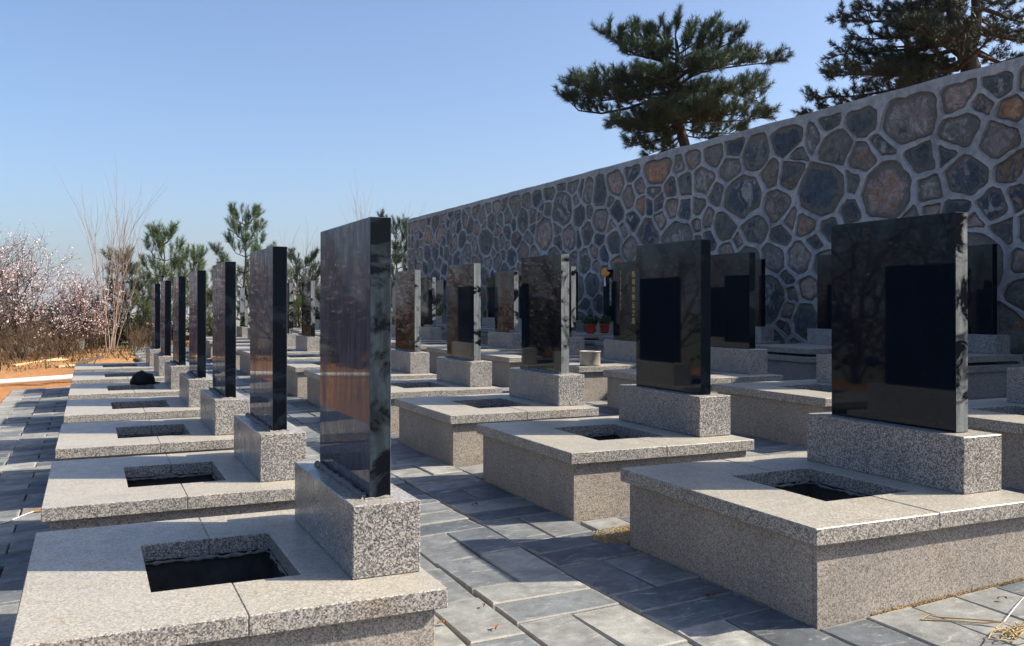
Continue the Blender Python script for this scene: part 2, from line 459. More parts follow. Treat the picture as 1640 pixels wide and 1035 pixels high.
# ------------------------------------------------------------------ grave rows (all sizes in metres)
L, W, T = 1.283*U, 1.4046*U, 0.066*U
PI_ = 0.035*U
BX0, BX1, BY0, BY1, BH = 1.0186*U, 1.262*U, 0.2099*U, 1.187*U, 0.2533*U
SX0, SX1, SY0, SY1, SH = 1.1001*U, 1.1781*U, 0.3012*U, 1.0735*U, 1.0*U
PX0, PX1, PY0, PY1, SEAM = 0.3837*U, 0.872*U, 0.3595*U, 1.003*U, 0.6392*U
ROWS = {
 'A': (-0.2018*U, EYE - 0.9428*U, [2.871, 4.766, 6.68, 8.636, 10.60, 12.617, 14.65]),
 'B': (2.461*U, EYE - 0.8381*U, [2.6525 + 1.919*k for k in range(12)]),
 'C': (5.09*U, EYE - 0.72*U, [3.46 + 1.94*k for k in range(13)]),
 'D': (7.93*U, EYE - 0.55*U, [6.73 + 1.925*k for k in range(12)]),
}

def poly_prism(poly, z0, z1, name, mat, bev):
    bm = bmesh.new()
    bot = [bm.verts.new((x, y, z0)) for x, y in poly]
    top = [bm.verts.new((x, y, z1)) for x, y in poly]
    n = len(poly)
    bm.faces.new(list(reversed(bot))); bm.faces.new(top)
    for i in range(n):
        j = (i+1) % n
        bm.faces.new((bot[i], bot[j], top[j], top[i]))
    me = bpy.data.meshes.new(name); bm.to_mesh(me); bm.free()
    me.materials.append(mat)
    return bevel_mesh(me, bev)

g_ = 0.0008
front_me = poly_prism([(0,0),(SEAM-g_,0),(SEAM-g_,PY0),(PX0,PY0),(PX0,PY1),(SEAM-g_,PY1),(SEAM-g_,W),(0,W)], -T, 0, 'slab_front', M['slab'], 0.004)
back_me = poly_prism([(SEAM+g_,0),(L,0),(L,W),(SEAM+g_,W),(SEAM+g_,PY1),(PX1,PY1),(PX1,PY0),(SEAM+g_,PY0)], -T, 0, 'slab_back', M['slab'], 0.004)
def box_me(name, dims, mat, bev):
    mb = MB(); mb.box(*dims); return bevel_mesh(mb.mesh(name, mat), bev)
def panels(drop):
    zt, zb, th = -T - 0.002, -T - drop, 0.03
    a, b, c, d = PI_, L - PI_, PI_, W - PI_
    return [box_me('panel', (a, b, c, c + th, zb, zt), M['plinth'], 0.002), box_me('panel', (a, b, d - th, d, zb, zt), M['plinth'], 0.002),
            box_me('panel', (a, a + th, c + th + .002, d - th - .002, zb, zt), M['plinth'], 0.002), box_me('panel', (b - th, b, c + th + .002, d - th - .002, zb, zt), M['plinth'], 0.002)]
PANELS = panels(0.56)
block_me = box_me('base_block', (BX0, BX1, BY0, BY1, 0.001, BH), M['granite'], 0.005)
def stele_me(face, side, h=SH, base=BH):
    mb = MB()
    x0, x1, y0, y1, z0, z1 = SX0, SX1, SY0, SY1, base + 0.001, base + h
    vs = [(x0,y0,z0),(x1,y0,z0),(x1,y1,z0),(x0,y1,z0),(x0,y0,z1),(x1,y0,z1),(x1,y1,z1),(x0,y1,z1)]
    mb.add(vs, [(3,0,4,7)], 0); mb.add(vs, [(1,2,6,5)], 2)
    mb.add(vs, [(3,2,1,0),(4,5,6,7),(0,1,5,4),(2,3,7,6)], 1)
    me = mb.mesh('headstone', [M[face], M[side], M['black_clean']])
    bm = bmesh.new(); bm.from_mesh(me); bmesh.ops.remove_doubles(bm, verts=bm.verts, dist=1e-5); bm.to_mesh(me); bm.free()
    return bevel_mesh(me, 0.0025)
STELE = {}
def stele(face, side, base=BH):
    k = (face, side, base)
    if k not in STELE: STELE[k] = stele_me(face, side, SH, base)
    return STELE[k]
# open shaft under the slab: four rough walls and a floor
def shaft():
    mb = MB(); e, th, zb, zt = 0.02, 0.06, -T - 0.75, -T - 0.004
    x0, x1, y0, y1 = PX0 - e, PX1 + e, PY0 - e, PY1 + e
    mb.box(x0 - th, x0, y0 - th, y1 + th, zb, zt); mb.box(x1, x1 + th, y0 - th, y1 + th, zb, zt)
    mb.box(x0, x1, y0 - th, y0, zb, zt); mb.box(x0, x1, y1, y1 + th, zb, zt)
    mb.box(x0 - th, x1 + th, y0 - th, y1 + th, zb - 0.03, zb)
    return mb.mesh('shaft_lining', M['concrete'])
shaft_me = shaft()
# mortar squeezed out along the foot of the headstone
def bead(seed):
    rnd = random.Random(seed); mb = MB()
    pts, rad = [], []
    y = SY1 + 0.01
    while y > SY0 - 0.005:
        pts.append((SX0 - 0.012 + rnd.uniform(-.008, .006), y, BH + 0.004 + rnd.uniform(-.004, .006))); rad.append(rnd.uniform(0.010, 0.021)); y -= 0.022
    mb.tube(pts, rad, 6, 0, True)
    pts, rad, x = [], [], SX0 - 0.02
    while x < SX1 + 0.02:
        pts.append((x, SY0 - 0.008 + rnd.uniform(-.005, .004), BH + 0.001)); rad.append(rnd.uniform(0.004, 0.014)); x += 0.016
    mb.tube(pts, rad, 5, 0, True)
    return mb.mesh('mortar_bead', M['lump_mortar'], True)
BEADS = [bead(s) for s in range(3)]

def shaft_rim(seed):
    rnd = random.Random(seed); mb = MB(); zz = -T - 0.004
    for (xa, ya, xb, yb) in [(PX0, PY1, PX1, PY1), (PX1, PY1, PX1, PY0)]:
        m_ = 26; pts, rad = [], []
        for k in range(m_ + 1):
            t = k / m_; pts.append((xa + (xb - xa) * t + rnd.uniform(-.006, .004), ya + (yb - ya) * t + rnd.uniform(-.004, .006), zz - rnd.uniform(0, .012))); rad.append(rnd.uniform(.003, .014))
        mb.tube(pts, rad, 6, 0, True)
    return mb.mesh('rim_mortar', M['lump_mortar'], True)
RIMS = [shaft_rim(s) for s in range(3)]
def rubble(seed):
    rnd = random.Random(seed); mb = MB()
    for _ in range(14):
        r_ = rnd.uniform(.015, .05); c = Vector((rnd.uniform(PX0 + .04, PX1 - .04), rnd.uniform(PY0 + .04, PY1 - .04), -T - .75 + r_ * .5))
        vs = [c + Vector((rnd.uniform(-1, 1), rnd.uniform(-1, 1), rnd.uniform(-.7, .7))) .normalized() * r_ for _k in range(6)]
        mb.add(vs, [(0, 1, 2), (0, 2, 3), (0, 3, 1), (4, 2, 1), (4, 3, 2), (5, 1, 3), (5, 4, 1), (5, 3, 4)])
    return mb.mesh('rubble', M['lump_mortar'])
RUBBLE = [rubble(s + 7) for s in range(3)]
ORD = ['first', 'second', 'third', 'fourth', 'fifth', 'sixth', 'seventh', 'eighth', 'ninth', 'tenth', 'eleventh', 'twelfth', 'thirteenth']
ROWNAME = {'A': 'leftmost row beside the dirt', 'B': 'second row from the left', 'C': 'third row from the left', 'D': 'back row under the stone wall'}
ROWGROUP = {'A': 'graves in the leftmost row', 'B': 'graves in the second row', 'C': 'graves in the third row', 'D': 'graves along the stone wall'}
GR = {}
rg = random.Random(11)
upper_D = poly_prism([(0.05, 0.09), (L - 0.02, 0.09), (L - 0.02, W - 0.09), (0.05, W - 0.09)], -0.085, 0, 'upper_slab', M['slab'], 0.004)
lower_D = poly_prism([(0, 0), (L, 0), (L, W), (0, W)], -T, 0, 'lower_slab', M['slab'], 0.004)
BHD = 0.21 * U
block_D = box_me('base_block', (BX0, BX1, BY0, BY1, 0.001, BHD), M['granite'], 0.005)
for row, (rx, rz, rys) in ROWS.items():
    for k, yy in enumerate(rys):
        extra = ''
        if row == 'A':
            face, side = 'black_dusty', ('side_film' if k == 0 else 'side_dark')
            lab = f'{ORD[k]} grave from the camera in the leftmost row, empty shaft, blank black headstone'
            if k == 4: lab = 'fifth grave from the camera in the leftmost row, black cap lying on its slab'
        elif row == 'B':
            face, side = 'black_clean', ('side_dark' if k == 1 else 'side_grey')
            lab = f'{ORD[k]} grave from the camera in the second row, empty shaft, blank black headstone'
        elif row == 'C':
            face, side = 'black_clean', ('side_dark' if k in (2, 0) else 'side_grey')
            lab = f'{ORD[k]} grave from the camera in the third row, blank black headstone'
            if k == 3: lab = 'grave in the third row with gold lettering on its black headstone'
        else:
            face, side = 'black_clean', ('side_grey' if k in (6, 9) else 'side_dark')
            lab = f'{ORD[k]} grave from the camera under the stone wall, stepped double slab'
            if k == 4: lab = 'grave under the stone wall with white lettering, red flower pots on its slab'
        g = thing('grave', (rx + rg.uniform(-.006, .006), yy * U, rz), lab, 'grave', ROWGROUP[row], rg.uniform(-.004, .004))
        GR[(row, k)] = g
        dz = 0.0
        if row == 'D':
            link('slab', upper_D, g); link('slab', lower_D, g, (0, 0, -0.125 + 0.0)); dz = -0.125
            bh = BHD
        else:
            link('slab', front_me, g, (0, 0, rg.uniform(-.0015, .0015))); link('slab', back_me, g, (0, 0, rg.uniform(-.0015, .0015)))
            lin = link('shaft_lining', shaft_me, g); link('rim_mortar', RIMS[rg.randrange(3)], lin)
            if yy < 9: tag(link('rubble', RUBBLE[rg.randrange(3)], lin), kind='stuff')
            bh = BH
        for pm in PANELS: link('plinth_panel', pm, g, (0, 0, dz))
        b = link('base_block', block_D if row == 'D' else block_me, g, (rg.uniform(-.004, .004), rg.uniform(-.008, .008), 0))
        s = link('headstone', stele(face, side, bh), g, (rg.uniform(-.004, .004), rg.uniform(-.006, .006), 0), (rg.gauss(0, .002), rg.gauss(0, .002), 0))
        GR[(row, k, 's')] = s
        if row == 'A' or (row == 'B' and k in (2, 3)):
            link('mortar_bead', BEADS[k % 3], b)

# ------------------------------------------------------------------ paving
def paver_mesh(a, b, seed):
    rnd = random.Random(seed)
    a -= 0.016; b -= 0.016; c = 0.006
    h = 0.05
    mb = MB()
    j = lambda: rnd.uniform(-.0025, .0025)
    jt = [rnd.uniform(-.002, .002) for _ in range(4)]
    cs = [(-a/2 + j(), -b/2 + j()), (a/2 + j(), -b/2 + j()), (a/2 + j(), b/2 + j()), (-a/2 + j(), b/2 + j())]
    sg = [(1, 1), (-1, 1), (-1, -1), (1, -1)]
    v = [(x, y, -h) for x, y in cs] + [(x, y, -c) for x, y in cs] + [(x + c*s[0], y + c*s[1], t) for (x, y), s, t in zip(cs, sg, jt)]
    f = [(8, 9, 10, 11)]
    for i in range(4):
        k = (i + 1) % 4
        f += [(i, k, 4 + k, 4 + i), (4 + i, 4 + k, 8 + k, 8 + i)]
    mb.add(v, f)
    return mb.mesh('paver', M['paver'])
PL, PS = 0.6, 0.3
PAVX = [paver_mesh(PL, PS, s) for s in range(4)]
PAVY = [paver_mesh(PS, PL, s + 9) for s in range(4)]
spots = []    # x, y, long axis
rp = random.Random(5)
row_keys = 'ABCD'
edges = {r: (ROWS[r][0] + PI_, ROWS[r][0] + L - PI_) for r in row_keys}
# basket weave between the rows
for i, r in enumerate(row_keys):
    x0 = edges[r][1]
    x1 = edges[row_keys[i+1]][0] if i < 3 else WALL_X - 0.02
    ncol = max(1, round((x1 - x0) / PL)); w = (x1 - x0) / ncol
    if r == 'D': ncol, w = 1, x1 - x0
    for c in range(ncol):
        cx = x0 + w * (c + 0.5)
        yk = 1.0 + 0.13 * c; k = 0
        while yk < WALL_Y1 - 0.7:
            along = (k + c) % 2 == 0
            if rp.random() < 0.18: along = not along
            if along: spots += [(cx, yk + 0.15, 'x'), (cx, yk + 0.45, 'x')]
            else: spots += [(cx - 0.15, yk + 0.3, 'y'), (cx + 0.15, yk + 0.3, 'y')]
            yk += PL; k += 1
# gaps between the graves of a row
for r in row_keys:
    rx, rz, rys = ROWS[r]
    ends = [y * U for y in rys]
    gaps = [(ends[0] - 1.0, ends[0])] + [(ends[k] + W, ends[k+1]) for k in range(len(ends) - 1)]
    for gi, (y0, y1) in enumerate(gaps):
        cy = 0.5 * (y0 + y1)
        x = edges[r][0] + 0.15
        while x < edges[r][1]:
            if gi == 0: spots += [(x, y1 - 0.3 + PI_, 'y'), (x, y1 - 0.9 + PI_, 'y')]
            else: spots.append((x, cy, 'y'))
            x += PS
# left path: running bond beside the first row
xL = edges['A'][0]
k = 0; y = 1.2
while y < PAVE_Y1:
    off = 0.0 if k % 2 else 0.3
    x = xL
    if off: spots.append((x - 0.15, y, 'h')); x -= 0.3
    while x - PL > PAVE_X0 - 0.02:
        spots.append((x - 0.3, y, 'x')); x -= PL
    if x - PS > PAVE_X0 - 0.05: spots.append((x - 0.15, y, 'h'))
    y += PS; k += 1
PAVH = [paver_mesh(PS, PS, s + 30) for s in range(2)]
bed = MB()
def bed_quad(x0, x1, y0, y1, dz=-0.032):
    bed.add([(x0, y0, ground_z(x0) + dz), (x1, y0, ground_z(x1) + dz), (x1, y1, ground_z(x1) + dz), (x0, y1, ground_z(x0) + dz)], [(0, 1, 2, 3)])
bed_quad(PAVE_X0 + 0.03, edges['A'][1], 0.6, PAVE_Y1); bed_quad(edges['A'][1], WALL_X, 0.6, WALL_Y1 - 0.6)
pave = tag(link('pavement', bed.mesh('pavement', M['bed'])), 'grey concrete paving between the grave rows', kind='structure')
scored = []
for (x, y, o) in spots:
    p = to_px((x, y, ground_z(x)))
    vis = p is not None and -60 < p[0] < 1700 and p[1] < 1090
    scored.append((0 if vis else 1, p[2] if p else 99, x, y, o))
scored.sort()
rest_v = []
for i, (_, _, x, y, o) in enumerate(scored):
    ms = {'x': PAVX, 'y': PAVY, 'h': PAVH}[o]
    me = ms[rp.randrange(len(ms))]
    z = ground_z(x) + rp.uniform(-.008, .004)
    rot = (rp.gauss(0, .011), TILT + rp.gauss(0, .011), rp.gauss(0, .010))
    if i < 300:
        link('paver', me, pave, (x, y, z), rot)
    else:
        rest_v.append((me, Matrix.Translation((x, y, z)) @ Matrix.Rotation(rot[1], 4, 'Y')))
mb = MB()
for me, mx in rest_v:
    mb.add([mx @ v.co for v in me.vertices], [tuple(p.vertices) for p in me.polygons])
tag(link('far_pavers', mb.mesh('far_pavers', M['paver']), pave), kind='stuff')

# ------------------------------------------------------------------ stone wall
rw = random.Random(21)
ASP = 1.22                                        # stones are a little wider than high
wy0, wy1, wz0, wz1 = WALL_Y0, WALL_Y1, -0.6, WALL_TOP - 0.10
sites = []
for tries in range(26000):
    r = rw.choice([0.19, 0.25, 0.29, 0.32, 0.36, 0.50]) * (1.0 if tries < 9000 else 0.80)
    p = (rw.uniform(wy0 + .1, wy1 - .1) / ASP, rw.uniform(wz0 + .1, wz1 - .1))
    if all((p[0]-q[0])**2 + (p[1]-q[1])**2 > (0.86 * (r + q[2]))**2 for q in sites):
        sites.append((p[0], p[1], r))
def clip(poly, nx_, ny_, c_):
    out = []
    for i in range(len(poly)):
        a, b = poly[i], poly[(i+1) % len(poly)]
        da, db = nx_*a[0] + ny_*a[1] - c_, nx_*b[0] + ny_*b[1] - c_
        if da <= 0: out.append(a)
        if da * db < 0:
            t = da / (da - db); out.append((a[0] + t*(b[0]-a[0]), a[1] + t*(b[1]-a[1])))
    return out
def inside_r(poly, q):
    """distance from the origin to the polygon edge along angle q"""
    dx, dy = math.cos(q), math.sin(q); best = 9.0
    for i in range(len(poly)):
        a, b = poly[i], poly[(i+1) % len(poly)]
        ex, ey = b[0]-a[0], b[1]-a[1]
        den = dx*ey - dy*ex
        if abs(den) < 1e-9: continue
        t = (a[0]*ey - a[1]*ex) / den
        s_ = (a[0]*dy - a[1]*dx) / den
        if t > 0 and -1e-6 <= s_ <= 1 + 1e-6: best = min(best, t)
    return best
wall = thing('retaining_wall', (WALL_X, 0, 0), 'long retaining wall of big field stones set in grey mortar', 'wall')
mort = MB(); stones = []
NA = 28
for i, (sy, sz, r) in enumerate(sites):
    poly = [(wy0/ASP, wz0), (wy1/ASP, wz0), (wy1/ASP, wz1), (wy0/ASP, wz1)]
    for j, (ty, tz, r2) in enumerate(sites):
        if i == j: continue
        dx, dy = ty - sy, tz - sz; d2 = dx*dx + dy*dy
        if d2 > 6.0: continue
        c_ = (ty*ty + tz*tz - sy*sy - sz*sz + r*r - r2*r2) / 2
        poly = clip(poly, dx, dy, c_)
        if len(poly) < 3: break
    if len(poly) < 3: continue
    poly = [(y * ASP, z) for y, z in poly]
    cy = sum(p[0] for p in poly) / len(poly); cz = sum(p[1] for p in poly) / len(poly)
    loc = [(y - cy, z - cz) for y, z in poly]
    # directions chosen so that the cell corners are kept
    angs = sorted(set([math.atan2(p[1], p[0]) for p in loc] + [2*math.pi*k/NA - math.pi for k in range(NA)]))
    rad = [inside_r(loc, q) for q in angs]
    n = len(angs)
    sm = rad[:]
    for _ in range(2):
        sm = [min(rad[k], 0.25*sm[k-1] + 0.5*sm[k] + 0.25*sm[(k+1) % n]) for k in range(n)]
    rm = sum(rad) / n
    lim = rm * 1.38
    w2 = sum(q_ * q_ for q_ in rad); cxx = cyy = cxy = 0.0
    for q_, a_ in zip(rad, angs):
        f4 = q_ ** 4 / (2 * w2); cxx += f4 * math.cos(a_) ** 2; cyy += f4 * math.sin(a_) ** 2; cxy += f4 * math.cos(a_) * math.sin(a_)
    det = cxx * cyy - cxy * cxy
    ell = [2.0 / math.sqrt((cyy * math.cos(a_) ** 2 - 2 * cxy * math.cos(a_) * math.sin(a_) + cxx * math.sin(a_) ** 2) / det) for a_ in angs]
    ph = rw.uniform(0, 99)
    gap = rw.uniform(0.02, 0.06)
    ro = []
    for k in range(n):
        q = angs[k]
        rr = min(sm[k] - gap, lim, 0.92 * ell[k] + 0.08 * sm[k] - gap * 0.5)
        nz = mnoise.noise(Vector((math.cos(q)*1.3 + ph, math.sin(q)*1.3, ph))) + 0.35 * mnoise.noise(Vector((math.cos(q)*4.5 + ph, math.sin(q)*4.5, ph)))
        ro.append(max(0.05, min(rad[k] - 0.025, rr * (0.985 + 0.17 * nz))))
    PR = -0.028                                     # mortar face is proud of the wall plane (towards -X)
    b0 = len(mort.v)
    for k in range(n):
        c, s_ = math.cos(angs[k]), math.sin(angs[k])
        mort.v.append((PR, cy + rad[k]*c, cz + rad[k]*s_))
    for k in range(n):
        c, s_ = math.cos(angs[k]), math.sin(angs[k]); mort.v.append((PR - 0.004, cy + (ro[k]+0.014)*c, cz + (ro[k]+0.014)*s_))
    for k in range(n):
        c, s_ = math.cos(angs[k]), math.sin(angs[k]); mort.v.append((0.02, cy + ro[k]*c*0.985, cz + ro[k]*s_*0.985))
    for k in range(n):
        k2 = (k+1) % n
        mort.f += [(b0+k, b0+n+k, b0+n+k2, b0+k2), (b0+n+k, b0+2*n+k, b0+2*n+k2, b0+n+k2)]; mort.m += [0, 0]
    # the stone: rings from the rim to the middle
    sv, sf, rim = [], [], []
    depth = rw.uniform(0.012, 0.035)
    for ri, (fr, px) in enumerate([(0.995, 0.03), (0.97, 0.004), (0.86, -0.010), (0.62, -0.018), (0.32, -0.022)]):
        for k in range(n):
            c, s_ = math.cos(angs[k]), math.sin(angs[k])
            y_, z_ = ro[k]*fr*c, ro[k]*fr*s_
            bmp = (0.022 * mnoise.noise(Vector((y_*4 + ph, z_*4, ph))) + 0.012 * mnoise.noise(Vector((y_*11 + ph, z_*11, ph)))) * (1 if ri > 0 else 0)
            sv.append((px * (depth / 0.022) + bmp, y_, z_)); rim.append([1.0, 0.92, 0.62, 0.28, 0.08][ri])
    sv.append((-depth, 0, 0)); rim.append(0.0)
    for ri in range(4):
        for k in range(n):
            k2 = (k+1) % n
            sf.append((ri*n+k, (ri+1)*n+k, (ri+1)*n+k2, ri*n+k2))
    for k in range(n): sf.append((4*n+k, len(sv)-1, 4*n+(k+1) % n))
    stones.append((cy, cz, rm, sv, sf, rim))
def stone_mesh(lst):
    V, Fc, A, B = [], [], [], []
    for off, sv, sf, rim in lst:
        B += [rw.random()] * len(sv)
        n0 = len(V); V += [(x + off[0], y + off[1], z + off[2]) for x, y, z in sv]; Fc += [tuple(i + n0 for i in f) for f in sf]; A += rim
    me = bpy.data.meshes.new('stone'); me.from_pydata(V, [], Fc); me.materials.append(M['stone'])
    a = me.attributes.new('rim', 'FLOAT', 'POINT'); a.data.foreach_set('value', A)
    a = me.attributes.new('tone', 'FLOAT', 'POINT'); a.data.foreach_set('value', B)
    me.polygons.foreach_set('use_smooth', [True]*len(me.polygons)); me.update()
    return me
def stone_vis(s):
    p = to_px((WALL_X, s[0], s[1]))
    return p is not None and -40 < p[0] < 1690 and p[1] < 560
vis_st = sorted([s for s in stones if stone_vis(s)], key=lambda s: s[0])
hid_st = [s for s in stones if not stone_vis(s)] + vis_st[300:]
for s in vis_st[:300]:
    link('stone', stone_mesh([((0, 0, 0), s[3], s[4], s[5])]), wall, (0, s[0], s[1]))
o = link('far_stones', stone_mesh([((0, s[0], s[1]), s[3], s[4], s[5]) for s in hid_st]), wall); tag(o, kind='stuff')
mort.box(-0.03, 0.46, wy0, wy1, wz1, WALL_TOP, 0)
mort.box(0.06, 0.44, wy0 + 0.01, wy1 - 0.002, wz0, wz1 - 0.002, 0)
mort.box(-0.027, 0.06, wy1, wy1 + 0.03, wz0, wz1 - 0.002, 0)
link('mortar', mort.mesh('mortar', M['mortar']), wall)
mb = MB()
rc = random.Random(8)
yv = wy0
prof = []
while yv < wy1:                                    # uneven cement capping
    y2 = min(wy1, yv + rc.uniform(0.25, 0.6)); prof.append((yv, rc.uniform(0.0, 0.022))); yv = y2
prof.append((wy1, 0.0))
for (a, ha), (b, hb) in zip(prof[:-1], prof[1:]):
    mb.add([(-0.034, a, WALL_TOP - .05), (-0.034, b, WALL_TOP - .05), (0.465, b, WALL_TOP - .05), (0.465, a, WALL_TOP - .05),
            (-0.034 + ha*.5, a, WALL_TOP + .004 + ha), (-0.034 + hb*.5, b, WALL_TOP + .004 + hb), (0.465, b, WALL_TOP + .004 + hb), (0.465, a, WALL_TOP + .004 + ha)],
           [(4, 5, 6, 7), (0, 4, 7, 3), (0, 1, 5, 4), (2, 3, 7, 6)])
link('capping', mb.mesh('capping', M['mortar']), wall)

# ------------------------------------------------------------------ trees
def unit(v):
    return v / np.maximum(np.linalg.norm(v, axis=-1, keepdims=True), 1e-9)
def needle_tris(P, D, Ls, n, nl, wd, rng, spread=(25, 75)):
    """P tuft bases, D shoot directions, Ls shoot lengths -> triangles"""
    P = np.repeat(np.asarray(P, float), n, 0); D = unit(np.repeat(np.asarray(D, float), n, 0)); Ls = np.repeat(np.asarray(Ls, float), n)
    m = len(P)
    t = rng.random(m)
    rnd = unit(rng.normal(size=(m, 3)))
    rad = unit(rnd - (rnd * D).sum(1, keepdims=True) * D)
    ang = np.radians(spread[0] + (spread[1] - spread[0]) * rng.random(m) * (1 - 0.55 * t))
    dr = D * np.cos(ang)[:, None] + rad * np.sin(ang)[:, None]
    ln = nl * (0.7 + 0.5 * rng.random(m))
    b = P + D * (Ls * t)[:, None]
    side = unit(np.cross(dr, rng.normal(size=(m, 3)))) * wd * 0.5
    tip = b + dr * ln[:, None]
    return np.stack([b - side, b + side, tip], 1)

def lerp_path(pts, t):
    n = len(pts) - 1; s = min(t * n, n - 1e-6); i = int(s); f = s - i
    return pts[i].lerp(pts[i+1], f), (pts[i+1] - pts[i]).normalized()

class Pine:
    def __init__(s, seed):
        s.r = random.Random(seed); s.rng = np.random.default_rng(seed); s.wood = MB(); s.P, s.D, s.L = [], [], []
    def rv(s):
        return Vector((s.r.gauss(0, 1), s.r.gauss(0, 1), s.r.gauss(0, 1))).normalized()
    def tuft(s, p, d, l):
        s.P.append(tuple(p)); s.D.append(tuple(d.normalized())); s.L.append(l)
    def limb(s, pts, r0, start=0.25, step=0.17, sub=0.75, shoot=0.16, up=0.35, tstep=0.11, end=True, flat=0.45):
        pts = [Vector(p) for p in pts]
        n = len(pts)
        s.wood.tube(pts, [max(0.008, r0 * (1 - 0.85 * i / (n - 1))) for i in range(n)], 6)
        total = sum((pts[i+1] - pts[i]).length for i in range(n - 1))
        t = start; flip = 1
        while t < 1.0:
            p, tan = lerp_path(pts, t)
            side = tan.cross(Vector((0, 0, 1)))
            if side.length < 0.2: side = Vector((s.r.gauss(0, 1), s.r.gauss(0, 1), 0))
            side = side.normalized() * flip; flip = -flip
            rv = s.rv(); rv.z *= flat
            d = (tan * s.r.uniform(.35, .9) + side * s.r.uniform(.3, .9) + rv * 0.5 + Vector((0, 0, up * s.r.uniform(.1, 1.0)))).normalized()
            ln = sub * s.r.uniform(.45, 1.1) * (1 - 0.45 * t)
            s.branch(p, d, ln, shoot, up, tstep)
            t += step / total * s.r.uniform(.7, 1.3)
        if end:
            p, tan = lerp_path(pts, 1.0)
            for _ in range(4): s.tuft(p + s.rv()*0.05, tan + s.rv() * .6 + Vector((0, 0, up)), shoot * 1.2)
    def branch(s, p, d, ln, shoot, up, tstep):
        q = p.copy(); path = [q.copy()]; dd = d.copy(); k = max(3, int(ln / 0.16))
        for i in range(k):
            dd = (dd + s.rv() * 0.22 + Vector((0, 0, up * 0.22))).normalized(); q = q + dd * (ln / k); path.append(q.copy())
        s.wood.tube(path, [0.014 - 0.009 * i / k for i in range(k + 1)], 4)
        t = 0.28
        while t <= 1.0:
            pp, tan = lerp_path(path, t)
            s.tuft(pp, tan * 0.7 + s.rv() * 0.75 + Vector((0, 0, up * 1.1)), shoot * s.r.uniform(.7, 1.25))
            t += tstep / ln * s.r.uniform(.6, 1.4)
        s.tuft(q, dd + Vector((0, 0, up)), shoot * 1.2)
    def build(s, name, label, base, needle_mat, n=34, nl=0.13, wd=0.012, group=None, cat='tree'):
        t = thing(name, base, label, cat, group)
        inv = Vector(base)
        s.wood.v = [(v[0]-inv.x, v[1]-inv.y, v[2]-inv.z) for v in s.wood.v]
        link('trunk', s.wood.mesh('trunk', M['bark'], True), t)
        tri = needle_tris(s.P, s.D, s.L, n, nl, wd, s.rng) - np.array(base)
        link('crown', tri_mesh('crown', tri, M[needle_mat]), t)
        return t

VIEW = Vector((SA, CA, 0))
def sketch(pts, d, rnd, spread, start_depth=0.0):
    """a limb drawn in the picture plane at distance d, swung in depth by `spread` metres at its end"""
    out = []; n = len(pts) - 1
    for i, (u, v) in enumerate(pts):
        out.append(at(u, v, d) + VIEW * (start_depth + (spread - start_depth) * i / n) + Vector((rnd.gauss(0, .03),) * 3) * (1 if i else 0))
    return out

# big pine on the terrace
D1 = 26.6
p1 = Pine(4)
base1 = at(1099, 300, D1); base1.z = WALL_TOP - 0.25
trunk_px = [(1097, 232), (1090, 202), (1074, 166), (1070, 146), (1080, 113), (1085, 84), (1085, 60), (1083, 40)]
tp = [base1] + [at(u, 250 - (250 - v) * 0.88, D1) for u, v in trunk_px]
p1.wood.tube(tp, [0.17, 0.155, 0.14, 0.125, 0.115, 0.10, 0.08, 0.06, 0.04], 9)
squash = lambda v: 250 - (250 - v) * 0.88
rr = random.Random(2)
limbs1 = [
 ([(1070,154),(1036,154),(1003,169),(962,177),(924,177),(905,160)], .09), ([(1072,148),(1030,150),(990,158),(945,160),(912,150)], .07),
 ([(1075,120),(1039,118),(988,115),(950,108),(934,95)], .08), ([(1072,135),(1020,135),(965,138),(920,132)], .07), ([(1077,125),(1030,128),(985,140),(940,150)], .06),
 ([(1077,102),(1057,84),(1013,77),(985,69),(965,60)], .08), ([(1080,108),(1040,100),(1000,92),(960,88)], .06),
 ([(1085,118),(1116,123),(1162,125),(1200,120),(1226,107),(1247,92)], .09), ([(1190,122),(1210,130),(1222,145)], .04), ([(1150,125),(1180,138),(1190,134)], .04),
 ([(1087,97),(1129,87),(1167,69),(1193,54),(1212,40)], .08), ([(1129,87),(1167,82),(1200,74),(1214,66)], .05), ([(1110,92),(1150,98),(1195,100),(1225,98)], .05),
 ([(1084,66),(1055,55),(1030,42),(1015,30)], .06), ([(1084,60),(1060,45),(1040,34)], .05), ([(1083,45),(1080,30),(1082,18)], .05),
 ([(1084,55),(1098,38),(1108,18)], .05), ([(1085,66),(1110,50),(1128,28)], .05), ([(1085,75),(1120,60),(1152,36)], .05), ([(1088,80),(1135,68),(1175,45)], .05),
 ([(1085,75),(1050,68),(1020,55),(1002,52)], .05), ([(1085,85),(1060,80),(1030,85),(1000,80)], .05),
 ([(1074,160),(1116,174),(1167,184),(1215,190)], .06), ([(1085,190),(1120,190),(1165,195),(1205,198)], .05), ([(1090,200),(1130,205),(1170,205),(1195,200)], .05),
 ([(1088,195),(1045,210),(1008,220),(982,206)], .06), ([(1090,205),(1055,222),(1025,236),(1010,240)], .06), ([(1085,185),(1050,190),(1015,200)], .05), ([(1092,210),(1070,230),(1040,245)], .05),
 ([(1092,205),(1075,215),(1060,225)], .04), ([(1094,212),(1110,218),(1135,222)], .04), ([(1092,215),(1080,232),(1070,240)], .04), ([(1085,190),(1068,200),(1040,205)], .05), ([(1080,178),(1105,190),(1140,196)], .05), ([(1071,160),(1045,170),(1010,185),(985,190)], .05),
 ([(1073,150),(1110,155),(1140,162),(1168,160)], .05), ([(1076,130),(1100,140),(1130,142)], .04), ([(1080,175),(1060,182),(1035,180)], .04)]
